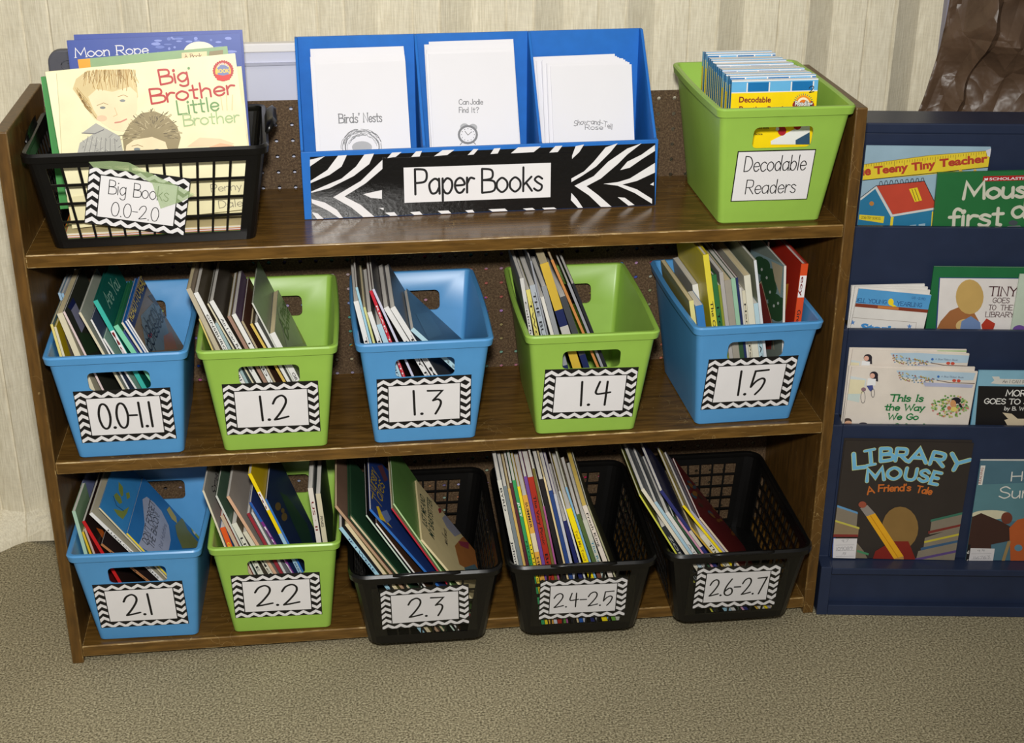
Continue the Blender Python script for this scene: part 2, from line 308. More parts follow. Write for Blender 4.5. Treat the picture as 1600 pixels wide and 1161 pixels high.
class Sheet:
    """printing on the plane (o, ux, uy); n = ux x uy is the side one reads"""
    def __init__(s, mb, o, ux, uy, rect=None, d=.00035):
        s.mb = mb; s.o = V(o); s.ux = V(ux).normalized(); s.uy = V(uy).normalized(); s.n = s.ux.cross(s.uy); s.rect = rect; s.d = d
    def uv(s, px, py):
        p = hit(px, py, s.o, s.n)-s.o; return (p.dot(s.ux), p.dot(s.uy))
    def P(s, u, v, d): return s.o+s.ux*u+s.uy*v+s.n*d
    def step(s, k=1): s.d += .0002*k; return s
    def poly(s, pts, m):
        if s.rect: pts = clip(pts, s.rect)
        if len(pts) > 2: s.mb.poly([s.P(u, v, s.d) for u, v in pts], m)
    def ppoly(s, pts, m, Z=None):
        s.poly([s.uv(*(Z(*p) if Z else p)) for p in pts], m); s.d += 4e-6
    def quad(s, u0, u1, v0, v1, m): s.poly([(u0, v0), (u1, v0), (u1, v1), (u0, v1)], m); s.d += 4e-6
    def ell(s, u, v, ru, rv, m, a=0, n=20):
        ca, sa = math.cos(a), math.sin(a)
        s.poly([(u+ru*math.cos(2*math.pi*k/n)*ca-rv*math.sin(2*math.pi*k/n)*sa, v+ru*math.cos(2*math.pi*k/n)*sa+rv*math.sin(2*math.pi*k/n)*ca) for k in range(n)], m)
    def pell(s, cx, cy_, rx, ry, m, Z=None, a=0):
        n = 20; s.ppoly([(cx+rx*math.cos(2*math.pi*k/n)*math.cos(a)-ry*math.sin(2*math.pi*k/n)*math.sin(a), cy_+rx*math.cos(2*math.pi*k/n)*math.sin(a)+ry*math.sin(2*math.pi*k/n)*math.cos(a)) for k in range(n)], m, Z)
    def line(s, pts, w, m):
        d0 = s.d
        for q in ribbon(pts, w): s.poly(q, m); s.d += 4e-6
        s.d = d0
    def pline(s, pts, w, m, Z=None): s.line([s.uv(*(Z(*p) if Z else p)) for p in pts], w, m)
    def text(s, t, A, B, h, m, pen=.09, font=None, serif=False, slant=0, arch=0):
        """lettering from A to B (plane coords), cap height h; pen lettering, or font=boldness for printed sans"""
        A, B = V(A), V(B); Lg = (B-A).length; e = (B-A)/Lg; f = V((-e.y, e.x))
        def put(x, y, k):
            yy = y*h; xx = x*k
            if arch: yy += arch*(1-(2*xx/Lg-1)**2)
            q = A+e*(xx+slant*yy)+f*yy; return (q.x, q.y)
        if font is not None:
            fs, x0, x1 = fontgeo(t, font); k = Lg/max(1e-6, x1-x0)
            for q in fs: s.poly([put(x-x0, y, k) for x, y in q], m)
            return
        gl = [strokes(c) for c in t]; tot = sum(g[0] for g in gl)-.08; k = Lg/tot; x = 0
        d0 = s.d
        for ch, (adv, st) in zip(t, gl):
            s.d = d0+(1.2e-4 if t.index(ch) % 2 else 0)
            for p, sm in st:
                pts = [put(x+a, b, k) for a, b in p]; dot = len(p) == 2 and math.dist(*p) < .04
                for q in ribbon(pts, pen*h*(1.5 if dot else 1)): s.poly(q, m); s.d += 4e-6
                if serif and not sm and not dot:
                    for a, b in (p[0], p[-1]):
                        if abs(b) < .01 or abs(b-1) < .01 or abs(b-.6) < .01:
                            for q in ribbon([put(x+a-.08, b, k), put(x+a+.08, b, k)], pen*h*.6): s.poly(q, m)
            x += adv
        s.d = d0
    def ptext(s, t, A, B, hpx, m, Z=None, **kw):
        a = Z(*A) if Z else A; b = Z(*B) if Z else B; sc = (Z(0, 1)[1]-Z(0, 0)[1]) if Z else 1
        ua, ub = s.uv(*a), s.uv(*b); w = math.dist(ua, ub)/max(1e-6, math.dist(a, b)); kk = kw.pop('k', 1.0)
        s.text(t, ua, ub, hpx*sc*w*kk, m, **kw)
# ------------------------------------------------------------------ the room
def struct(o): o['kind'] = 'structure'; return o
b = MB(); b.box(-2.2, 3.4, -3.2, .62, -.06, 0, CARPET); struct(b.build('floor'))
def wall():
    """accordion partition: wide faces and narrow receding faces, hem crumpling out onto the carpet"""
    b = MB(); P = .1545; zs = [0, .006, .014, .022, .032, .042, .052, .07, .2, .5, .9, 1.3, 1.8, 2.5]; ph = .0165
    xs = []; k = -14
    while ph+k*P < 3.2:
        x = ph+k*P
        for f, y in ((0, .004), (.02, 0), (.33, .034), (.36, .036), (.40, .035), (.55, .024), (.7, .0165), (.72, .0185), (.74, .0155), (.87, .008), (.98, .003)): xs.append((x+f*P, y))
        k += 1
    rows = []
    for z in zs:
        row = []
        for x, y in xs:
            hem = max(0, 1-z/.052); w = .5+.5*math.sin(x*23+1.1)+.4*math.sin(x*57)
            row.append((x, .405+y*(1-.75*hem)-.066*math.sin(min(1, hem*1.25)*math.pi*.62)*(.45+.55*w)*(1 if hem else 0), max(0, z+(.028*math.sin(x*23+2.6)+.012*math.sin(x*51))*hem*(.4 if z == 0 else 1))))
        rows.append(row)
    n = len(xs); vs_ = [p for r in rows for p in r]
    b.add(vs_, [(i*n+j, i*n+j+1, (i+1)*n+j+1, (i+1)*n+j) for i in range(len(zs)-1) for j in range(n-1)], WALL)
    b.box(-2.15, 3.2, .445, .47, 0, 2.5, WALL)
    return struct(b.build('wall_back', smooth=25))
wall()
q = hy(1480, 20, .39)
b = MB(); b.box(q.x-.004, q.x+.03, .385, .40, .1, 2.4, PM((150, 146, 160), .5)); struct(b.build('trim_1'))

# ------------------------------------------------------------------ bookcase
SW, SH, SD, Z1, Z2, Z3, ST, PT = 1.22, .8686, .273, .692, .3626, .032, .0199, .018
case = thing('bookcase', 'low dark brown wooden bookcase with three shelves and pegboard back', 'bookcase')
for x0, x1 in ((0, PT), (SW-PT, SW)):
    b = MB(); b.box(x0, x1, 0, SD+.004, 0, SH, WOODV); b.build('side_panel', case, bevel=.002, bevmat=WOODS)
for z in (Z1, Z2, Z3):
    b = MB(); b.box(PT, SW-PT, .0006, SD-.003, z-ST, z, WOOD); b.build('shelf', case, bevel=.0018, bevmat=WOODE)
def pegboard():
    b = MB(); y0, y1 = SD-.003, SD; g = .0254; h = hy(427, 145, y0); r = .0032
    ix0 = int((h.x-PT)/g); iz0 = int((h.z-.04)/g); ox = h.x-ix0*g-g/2; oz = h.z-iz0*g-g/2
    nx = int((SW-PT-ox)/g)+1; ztop = SH+.003
    def cell(xa, xb, za, zb, cx, cz):
        n = 12; c0 = len(b.v); ring, sq = [], []
        for k in range(n):
            a = 2*math.pi*(k+.5)/n; ca, sa = math.cos(a), math.sin(a); ring.append((cx+r*ca, cz+r*sa)); m = min(((xb-cx) if ca > 0 else (cx-xa))/max(1e-6, abs(ca)), ((zb-cz) if sa > 0 else (cz-za))/max(1e-6, abs(sa)))
            sq.append((cx+m*ca, cz+m*sa))
        # corners of the square
        vs_ = [(x, y0, z) for x, z in sq]+[(x, y0, z) for x, z in ring]+[(x, y1, z) for x, z in ring]+[(x, y1, z) for x, z in sq]
        fs = []
        for k in range(n):
            l = (k+1) % n; fs += [(k, l, n+l, n+k), (n+k, n+l, 2*n+l, 2*n+k), (2*n+k, 2*n+l, 3*n+l, 3*n+k)]
        b.add(vs_, fs, PEG)
        for X, Z, k in ((xb, zb, 1), (xa, zb, 4), (xa, za, 7), (xb, za, 10)):
            for y in (y0, y1): b.add([(sq[k][0], y, sq[k][1]), (X, y, Z), (sq[(k-1+0) % n][0], y, sq[(k-1) % n][1]) if False else (sq[(k+1) % n][0], y, sq[(k+1) % n][1])], [(0, 1, 2)], PEG)
    for i in range(-1, nx):
        for j in range(0, 34):
            xa, xb = ox+i*g, ox+(i+1)*g; za, zb = oz+(j-3)*g+.0, oz+(j-2)*g; cx, cz = (xa+xb)/2, (za+zb)/2
            xa, xb = max(xa, PT), min(xb, SW-PT); zb = min(zb, ztop); za = max(za, .012)
            if xb-xa < .001 or zb-za < .001: continue
            if cx-r > xa and cx+r < xb and cz-r > za and cz+r < zb: cell(xa, xb, za, zb, cx, cz)
            elif cz+r >= zb and cz-r < zb and cz-r > za and xa < cx < xb:   # half holes along the cut top edge
                b.box(xa, cx-r, y0, y1, za, zb, PEG); b.box(cx+r, xb, y0, y1, za, zb, PEG); b.box(cx-r, cx+r, y0, y1, za, cz-r, PEG)
            else: b.box(xa, xb, y0, y1, za, zb, PEG)
    b.build('back_panel', case)
pegboard()

# ------------------------------------------------------------------ bins with cards
def card(parent, o, ux, uy, w, h, text, chevron=True, lines=None, tilt=0, name='label_card'):
    """printed card on the plane; (o) is its centre; lines = [(text, u0, u1, v, cap)] in fractions"""
    mb = MB(); ux, uy = V(ux).normalized(), V(uy).normalized(); n = ux.cross(uy)
    if tilt: c, s = math.cos(tilt), math.sin(tilt); ux, uy = ux*c+uy*s, uy*c-ux*s
    lo = V(o)-ux*w/2-uy*h/2
    mb.prism([lo, lo+ux*w, lo+ux*w+uy*h, lo+uy*h], n*.0006, BLK if chevron else BLK)
    S = Sheet(mb, lo, ux, uy, (0.001, w-.001, .001, h-.001), .0009)
    if chevron:
        bx, by = .118*w, .14*h; zz = .0054; k = 7; px_ = w/k
        for v0, am in ((h-by*.62, by*.52), (by*.42, by*.52)):
            pts = []
            for i in range(k*2+1): pts.append((w*i/(2*k), v0+(am/2 if i % 2 else -am/2)))
            S.line(pts, zz, WHITE)
        m = 5; st = (h-2*by)/m*1.02
        for i in range(m):
            v = by+st*(i+.25)
            S.line([(0, v-.002), (bx*.45, v+st*.42), (bx*.97, v+st*.02)], zz, WHITE)
            v = h-by-st*(i+.25)
            S.line([(w, v+.002), (w-bx*.45, v-st*.42), (w-bx*.97, v-st*.02)], zz, WHITE)
        S.step(); S.quad(bx-.0008, w-bx+.0008, by-.0008, h-by+.0008, BLK); S.step(); S.quad(bx+.0006, w-bx-.0006, by+.0006, h-by-.0006, WHITE)
    else:
        S.quad(.0014, w-.0014, .0014, h-.0014, WHITE)
    S.step(); S.rect = None
    for t, u0, u1, v, cap, pen in lines: S.text(t, (u0*w, v*h), (u1*w, v*h), cap*h, BLK, pen=pen)
    mb.build(name, parent, world=True)
BH = .186
def ring(hw, yf, yb, z, bow, rc=.016, nb=9, na=4):
    pts = []
    def arc(cx, cy_, a0):
        for k in range(na+1): a = a0+math.pi/2*k/na; pts.append((cx+rc*math.cos(a), cy_+rc*math.sin(a), z))
    arc(-hw+rc, yf+rc, math.pi); arc(hw-rc, yf+rc, 1.5*math.pi)
    for k in range(1, nb): s = k/nb; pts.append((hw+bow*math.sin(math.pi*s), yf+rc+(yb-yf-2*rc)*s, z))
    arc(hw-rc, yb-rc, 0); arc(-hw+rc, yb-rc, math.pi/2)
    for k in range(1, nb): s = 1-k/nb; pts.append((-hw-bow*math.sin(math.pi*s), yf+rc+(yb-yf-2*rc)*s, z))
    return pts
BIN = dict(hw0=.0775, hw1=.0965, yf0=0, yf1=-.041, yb0=.207, yb1=.246)
def bin_wall(z, k='hw'): t = z/BH; return BIN[k+'0']+(BIN[k+'1']-BIN[k+'0'])*t
def bin_mesh():
    mb = MB(); B = []
    def lev(z, off, rc): t = z/BH; return ring(bin_wall(z)+off, bin_wall(z, 'yf')-off, bin_wall(z, 'yb')+off, z, .003*t, rc)
    B.append(lev(0, -.0025, .007)); B.append(lev(.0025, 0, .009)); B.append(lev(.06, 0, .009)); B.append(lev(.12, 0, .010)); B.append(lev(.1735, 0, .010))
    B.append(lev(.173, .0052, .013)); B.append(lev(.1835, .0056, .013)); B.append(lev(.186, .0035, .012)); B.append(lev(.186, -.001, .009)); B.append(lev(.184, -.0024, .008))
    for z in (.12, .06, .006): B.append(lev(z, -.0024, .008))
    B.append(lev(.0035, -.006, .01))
    n = len(B[0]); vs_ = [p for r_ in B for p in r_]
    fs = [(i*n+j, i*n+(j+1) % n, (i+1)*n+(j+1) % n, (i+1)*n+j) for i in range(len(B)-1) for j in range(n)]
    fs += [tuple(range(n))[::-1], tuple(range((len(B)-1)*n, len(B)*n))]
    mb.add(vs_, fs, None); return mb
def hole_cut(zc=.139, w=.088, h=.033):
    c = MB(); r = .008
    for y0, y1 in ((-.09, .03), (.2, .29)):
        pts = []
        for cx, cz, a0 in ((w/2-r, h/2-r, 0), (-w/2+r, h/2-r, 90), (-w/2+r, -h/2+r, 180), (w/2-r, -h/2+r, 270)):
            for k in range(5): a = R(a0+k*22.5); pts.append((cx+r*math.cos(a), y0, zc+cz+r*math.sin(a)))
        c.prism(pts[::-1], (0, y1-y0, 0), None)
    return c
_binme = {}
def make_bin(A, Bp, zsh, col, label, cardpx, text, lines, chevron=True, group='plastic book bins'):
    """A, Bp: pixels of the front foot's ends; col: plastic"""
    a, c = hz(*A, zsh), hz(*Bp, zsh); mid = (a+c)/2; ang = math.atan2(c.y-a.y, c.x-a.x)
    M = Matrix.Translation((mid.x, mid.y, zsh+.0003)) @ Matrix.Rotation(ang, 4, 'Z')
    t = thing('storage_bin', label, 'bin', M, group)
    if col.name not in _binme:
        mb = bin_mesh(); mb.mats = []; mb.m = [0]*len(mb.f); mb.mats = [col]
        o = mb.build('body'); hc = hole_cut(); hc.mats = [col]; hc.m = [0]*len(hc.f); booled(o, hc); o.parent = t
        o.data.polygons.foreach_set('use_smooth', [True]*len(o.data.polygons)); o.data.set_sharp_from_angle(angle=R(32)); _binme[col.name] = o.data
    else:
        o = bpy.data.objects.new('body', _binme[col.name]); C.objects.link(o); o.parent = t
    # front wall plane
    p0 = M @ V((0, 0, 0)); n = (M.to_3x3() @ V((0, -BH, -.041))).normalized(); ux = (M.to_3x3() @ V((1, 0, 0))); uy = n.cross(ux)
    place_card(t, p0, n, ux, cardpx, text, lines, chevron); return t, M
def place_card(t, p0, n, ux, cardpx, text, lines, chevron):
    TL, TR, BR, BL = [hit(*p, p0, n) for p in cardpx]; c = (TL+TR+BR+BL)/4; e = ((TR-TL)+(BR-BL)).normalized(); u = n.cross(e)
    w = ((TR-TL).length+(BR-BL).length)/2; h = abs((((TL-BL)+(TR-BR))/2).dot(u))
    card(t, c, e, u, w, h, text, chevron, lines)
    return c, e, u, w, h
BINS = {}
L1 = lambda s, u0, u1, v=.27, cap=.48, pen=.076: [(s, u0, u1, v, cap, pen)]
BINS['00'] = make_bin((125, 717), (286, 708), Z2, BLUE, 'blue plastic bin labelled 0.0-1.1 at the left end of the middle shelf', [(114, 612), (266, 605), (276, 685), (128, 692)], '', L1('0.0-1.1', .22, .78))
BINS['12'] = make_bin((352, 706), (510, 698), Z2, GREEN, 'lime green plastic bin labelled 1.2 on the middle shelf', [(346, 600), (497, 595), (501, 673), (355, 680)], '', L1('1.2', .36, .66))
BINS['13'] = make_bin((585, 694), (744, 685), Z2, BLUE, 'blue plastic bin labelled 1.3 in the middle of the middle shelf', [(588, 593), (735, 585), (737, 663), (591, 671)], '', L1('1.3', .36, .68))
BINS['14'] = make_bin((837, 680), (993, 672), Z2, GREEN, 'lime green plastic bin labelled 1.4 on the middle shelf', [(849, 578), (996, 573), (990, 651), (848, 655)], '', L1('1.4', .38, .72))
BINS['15'] = make_bin((1085, 665), (1237, 655), Z2, BLUE, 'blue plastic bin labelled 1.5 at the right end of the middle shelf', [(1105, 562), (1245, 555), (1234, 633), (1097, 640)], '', L1('1.5', .36, .68))
BINS['21'] = make_bin((156, 1001), (310, 993), Z3, BLUE, 'blue plastic bin labelled 2.1 at the left end of the bottom shelf', [(145, 914), (285, 907), (295, 974), (157, 981)], '', L1('2.1', .3, .62))
BINS['22'] = make_bin((366, 989), (517, 981), Z3, GREEN, 'lime green plastic bin labelled 2.2 on the bottom shelf', [(360, 899), (499, 894), (504, 959), (368, 966)], '', L1('2.2', .24, .74))
BINS['dec'] = make_bin((1121, 351), (1282, 345), Z1, GREEN, 'lime green plastic bin labelled Decodable Readers at the right end of the bookcase top', [(1151, 236), (1274, 233), (1262, 311), (1143, 315)], '',
    [('Decodable', .1, .9, .6, .3, .06), ('Readers', .16, .82, .15, .28, .06)], chevron=False)

# ------------------------------------------------------------------ black baskets
def basket(mw, label, w0, w1, d0, d1, H_, cols, rows, scols, cellw, bar, zlo, zhi, grip, group=None):
    """open-grid plastic basket; local frame: front foot centre at the origin, y to the back"""
    t = thing('basket', label, 'basket', mw, group); mb = MB(); rc = .022 if w0 < .2 else .013
    def segs(L0, n):
        tot = n*cellw+(n-1)*bar; m = (L0-tot)/2; out = [(0, False)]; x = m
        for k in range(n): out += [(x, True), (x+cellw, False)]; x += cellw+bar
        return out, L0     # list of (start, hole)
    fs_, _ = segs(1, 1) if False else (None, None)
    per = []   # (side, fraction s0, s1, hole)
    fw = 2*rc
    def side(name, L0, n):
        tot = n*cellw+(n-1)*bar; m = (L0-tot)/2; x = 0; per.append((name, 0, m/L0, False)); x = m
        for k in range(n):
            per.append((name, x/L0, (x+cellw)/L0, True)); x += cellw
            if k < n-1: per.append((name, x/L0, (x+bar)/L0, False)); x += bar
        per.append((name, x/L0, 1, False))
    def corner(i):
        for k in range(4): per.append(('c%d' % i, k/4, (k+1)/4, False))
    side('f', (w0+w1)/2-2*rc, cols); corner(1); side('r', (d0+d1)/2-2*rc, scols); corner(2); side('b', (w0+w1)/2-2*rc, cols); corner(3); side('l', (d0+d1)/2-2*rc, scols); corner(4)
    def pos(sd, s, z):
        q = z/H_; hw = (w0+(w1-w0)*q)/2; yf = -(d1-d0)/2*q; yb = d0+(d1-d0)/2*q
        if sd == 'f': return (-hw+rc+(2*hw-2*rc)*s, yf, z)
        if sd == 'b': return (hw-rc-(2*hw-2*rc)*s, yb, z)
        if sd == 'r': return (hw, yf+rc+(yb-yf-2*rc)*s, z)
        if sd == 'l': return (-hw, yb-rc-(yb-yf-2*rc)*s, z)
        i = int(sd[1]); a = {1: -90, 2: 0, 3: 90, 4: 180}[i]+90*s; cx, cy_ = {1: (hw-rc, yf+rc), 2: (hw-rc, yb-rc), 3: (-hw+rc, yb-rc), 4: (-hw+rc, yf+rc)}[i]
        return (cx+rc*math.cos(R(a)), cy_+rc*math.sin(R(a)), z)
    rh = (zhi-zlo-(rows-1)*bar)/rows; zs = [(0, False), (zlo, True)]; z = zlo
    lv = [(0, zlo, False)]
    for k in range(rows):
        lv.append((z, z+rh, True)); z += rh
        if k < rows-1: lv.append((z, z+bar, False)); z += bar
    lv.append((z, H_, False)); zz = [l[0] for l in lv]+[H_]; n = len(per)
    vs_ = [pos(p[0], p[1], z_) for z_ in zz for p in per]
    fs = [(i*n+j, i*n+(j+1) % n, (i+1)*n+(j+1) % n, (i+1)*n+j) for i in range(len(lv)) for j in range(n) if not (lv[i][2] and per[j][3])]
    fs.append(tuple(range(n))[::-1]); mb.add(vs_, fs, BLACKP)
    body = mb.build('body', t, solid=.0022)
    # rolled rim
    mb = MB(); prof = [(-.001, -.010), (.005, -.011), (.0062, -.002), (.003, .002), (-.002, .0005), (-.003, -.006)]; k = len(prof); ri = []
    P2 = [p for p in per if p[0][0] != 'z']; m = len(P2)
    for j, p in enumerate(P2):
        c = V(pos(p[0], p[1], H_)); a = V(pos(P2[j-1][0], P2[j-1][1], H_)); e = V(pos(P2[(j+1) % m][0], P2[(j+1) % m][1], H_)); tg = (e-a).normalized(); nr = V((tg.y, -tg.x, 0))
        up_ = 0
        if p[0] in grip: up_ = .0
        ri += [c+nr*o_+V((0, 0, z_+up_)) for o_, z_ in prof]
    mb.add(ri, [(j*k+i, j*k+(i+1) % k, ((j+1) % m)*k+(i+1) % k, ((j+1) % m)*k+i) for j in range(m) for i in range(k)], BLACKP)
    mb.build('rim', t, smooth=40)
    for sd in grip:    # flared finger grip standing on the rim
        mb = MB(); L0 = .1; pts = []
        mid = V(pos(sd, .5, H_)); a = V(pos(sd, .2, H_)); e = V(pos(sd, .8, H_)); tg = (e-a).normalized(); nr = V((tg.y, -tg.x, 0)); hs, hgt, outw = grip[sd]
        rows_ = []
        for i in range(13):
            s = -1+2*i/12; sh = min(1, (1-abs(s))*4); sh = sh*sh*(3-2*sh)
            rows_.append([mid+tg*s*hs+nr*o_+V((0, 0, z_)) for o_, z_ in ((.002, -.002), (.004+outw*.35*sh, hgt*.75*sh+.001), (.004+outw*sh, hgt*sh+.001), (.006+outw*1.25*sh, hgt*.72*sh))])
        vs_ = [p for r_ in rows_ for p in r_]
        mb.add(vs_, [(i*4+j, i*4+j+1, (i+1)*4+j+1, (i+1)*4+j) for i in range(12) for j in range(3)], BLACKP)
        mb.build('handle', t, smooth=50, solid=.003)
    return t
def basket_at(A, Bp, zsh, label, cardpx, lines, dims, grip, turn=1.0, group='small black baskets'):
    a, c = hz(*A, zsh), hz(*Bp, zsh); mid = (a+c)/2; ang = math.atan2(c.y-a.y, c.x-a.x)*turn
    M = Matrix.Translation((mid.x, mid.y, zsh+.0015)) @ Matrix.Rotation(ang, 4, 'Z')
    t = basket(M, label, *dims, grip, group)
    w0, w1, d0, d1, H_ = dims[:5]; n = (M.to_3x3() @ V((0, -H_, -(d1-d0)/2))).normalized(); ux = M.to_3x3() @ V((1, 0, 0)); p0 = M @ V((0, 0, 0))+n*.0018
    return t, M, p0, n, ux
SB = (.188, .230, .286, .328, .140, 7, 5, 11, .0176, .0030, .016, .122)
BK = {}
for key, A, Bp, lab, cp_, ln in (
    ('23', (578, 1007), (758, 996), 'black grid basket labelled 2.3, leftmost of the black baskets on the bottom shelf', [(593, 921), (732, 914), (734, 972), (597, 985)], L1('2.3', .3, .7)),
    ('24', (815, 991), (995, 981), 'black grid basket labelled 2.4-2.5, between two other black baskets', [(843, 907), (981, 901), (977, 961), (842, 968)], L1('2.4-2.5', .16, .84, .3, .36, .075)),
    ('26', (1057, 973), (1230, 962), 'black grid basket labelled 2.6-2.7 at the right end of the bottom shelf', [(1090, 887), (1221, 881), (1211, 944), (1081, 951)], L1('2.6-2.7', .17, .84, .3, .4, .075))):
    t, M, p0, n, ux = basket_at(A, Bp, Z3, lab, cp_, ln, SB, {'f': (.052, .004, .005)})
    BK[key] = (t, M); c, e, u, w, h = place_card(t, p0, n, ux, cp_, '', ln, True)
    mb = MB(); c2 = c+n*.0022-u*.003; ww, hh = w/2+.012, h/2+.009; mb.prism([c2-e*ww-u*hh, c2+e*ww-u*hh, c2+e*ww+u*hh, c2-e*ww+u*hh], n*.0003, SLEEVE); mb.build('plastic_sleeve', t, world=True)
t, M, p0, n, ux = basket_at((83, 391), (401, 372), Z1, 'large black grid basket labelled Big Books 0.0-2.0 on the bookcase top', None, None, (.280, .324, .196, .226, .140, 12, 4, 8, .0182, .0034, .013, .120), {'l': (.05, .016, -.003), 'r': (.05, .018, .010)}, turn=.6, group=None)
BK['bb'] = (t, M)
cpx = [(139, 255), (298, 281), (288, 366), (132, 350)]
c, e, u, w, h = place_card(t, p0+n*.001, n, ux, cpx, '', [('Big Books', .2, .8, .56, .24, .05), ('0.0-2.0', .25, .72, .19, .24, .05)], True)
mb = MB(); Zt = zoom(20, 200, 3.81); q = [hit(*Zt(*p), c+n*.0025, n) for p in ((435, 183), (690, 205), (800, 260), (1085, 395), (1000, 440), (880, 480), (830, 330), (700, 260), (480, 235))]
mb.prism(q, n*.0002, TAPE); mb.build('tape', t, world=True)
# ------------------------------------------------------------------ a general book
def book(label, M, t, w, h, cov, spine, group=None, hard=False, pages=None, cat='book', name='picture_book', board=None, spine_art=None, front_art=None, back_art=None, label_box=None, open_pages=False, page_inset=None, frontcol=None):
    """closed book in its own frame: x = thickness (front cover at +x), y = from spine to fore edge, z = up; spine at y = 0"""
    o = thing(name, label, cat, M, group); bt = (.0022 if hard else .0006) if board is None else board; bt = min(bt, t*.3)
    ins = page_inset if page_inset is not None else (.003 if hard else .0006); mb = MB(); cf = frontcol or cov
    mb.box(0, bt, bt, w, 0, h, cov); mb.box(t-bt, t, bt, w, 0, h, cf)
    if not open_pages: mb.box(0, t, 0, bt, 0, h, spine)
    Sp = Sheet(mb, (0, 0, 0), (1, 0, 0), (0, 0, 1), (0, t, 0, h)); Fr = Sheet(mb, (t, 0, 0), (0, 1, 0), (0, 0, 1), (0, w, 0, h)); Bk = Sheet(mb, (0, w, 0), (0, -1, 0), (0, 0, 1), (0, w, 0, h))
    if spine_art: spine_art(Sp, t, h)
    if front_art: front_art(Fr, w, h)
    if back_art: back_art(Bk, w, h)
    mb.build('cover', o)
    mb = MB(); mb.box(bt+.0001, t-bt-.0001, bt+(0 if not open_pages else -.0015), w-ins, ins, h-ins, pages or PAGES); mb.build('page_block', o)
    if label_box:
        mb = MB(); z0, z1, ink = label_box; mb.box(.0004, t-.0004, -.0004, 0, z0*h, z1*h, WHITE); S = Sheet(mb, (0, -.0004, 0), (1, 0, 0), (0, 0, 1), None, .0002)
        if ink: S.text(ink, (t*.2, h*(z1-.01)), (t*.2, h*(z0+.01)), t*.5, PM((120, 30, 30)), font=.02)
        mb.build('spine_label', o)
    return o
def world_sheet(o, mb, off=0):
    pass
# front-facing book: stands with its front cover towards the viewer.  frame: X right, Y back, Z up on the cover plane
def front_book(label, TL, TR, h, t, M3, cov, art=None, spine=None, group=None, hard=False, pages=None, name='picture_book', cat='book', **kw):
    """TL,TR world points of the cover's top corners; M3 = (ex, ez) axes on the cover; the spine is at the left"""
    ex, ez = M3; w = (TR-TL).dot(ex); ey = ez.cross(ex); o0 = TL-ez*h
    # book frame axes: x(thickness, front at +x) -> -ey ; y(from spine) -> ex ; z -> ez ; origin is back-left-bottom
    org = o0+ey*t
    M = Matrix((-ey, ex, ez)).transposed().to_4x4(); M.translation = org
    def fa(S, w_, h_):
        if art: art(WS(S, M))
    return book(label, M, t, w, h, cov, spine or cov, group, hard, pages, cat, name, front_art=fa, **kw)
class WS(Sheet):
    """sheet given in a book's own frame whose pixel lookups go through the book's place in the room"""
    def __init__(s, S, M): s.__dict__.update(S.__dict__); s.M = M; s.Mi = M.inverted(); s.wo = M @ s.o; s.wn = (M.to_3x3() @ s.n).normalized()
    def uv(s, px, py):
        p = (s.Mi @ hit(px, py, s.wo, s.wn))-s.o; return (p.dot(s.ux), p.dot(s.uy))
c_ = lambda *rgb: PM(rgb, .38, .05, 30, 0, .4)

# ------------------------------------------------------------------ cardboard sorter with zebra front
a, e = hz(476, 344, Z1), hz(1024, 321, Z1); ang = math.atan2(e.y-a.y, e.x-a.x); OL = (e-a).length; OD = .143; OH, OF = .243, .104; th = .004
MO = Matrix.Translation((a.x, a.y, Z1+.0004)) @ Matrix.Rotation(ang, 4, 'Z')
org = thing('magazine_sorter', 'blue cardboard sorter with three slots and a zebra striped front labelled Paper Books', 'sorter', MO)
mb = MB(); mb.box(th, OL-th, OD-th, OD, th, OH, CARD); mb.build('back_panel', org, bevel=.0008)
mb = MB(); mb.box(0, OL, 0, th, 0, OF, CARD); mb.build('front_panel', org, bevel=.001)
mb = MB(); mb.box(th, OL-th, th, OD-th, 0, th, CARD); mb.build('base', org)
xs = [0, (hy(665, 228, .114)-a).length, (hy(845, 222, .117)-a).length, OL-th]
xs = [0, .1805, .356, OL-th]
for i, x in enumerate(xs):
    mb = MB(); mb.prism([(x, th, th), (x, th, OF-.001), (x, .012, OF), (x, OD-.012, OH), (x, OD-(0 if i in (0, 3) else th), OH), (x, OD-(0 if i in (0, 3) else th), th)], (th, 0, 0), CARD)
    mb.build('side_panel' if i in (0, 3) else 'divider', org, bevel=.0006)
ux = MO.to_3x3() @ V((1, 0, 0)); n = MO.to_3x3() @ V((0, -1, 0)); uz = V((0, 0, 1)); Zo = zoom(440, 20, 1600/600)
mb = MB(); S = Sheet(mb, MO @ V((0, 0, 0)), ux, uz, None, .0004)
S.ppoly([(118, 600), (125, 859), (1555, 800), (1557, 543)][::1], BLKG, Zo); S.step()
S.rect = (.012, OL-.003, .0008, OF-.003)
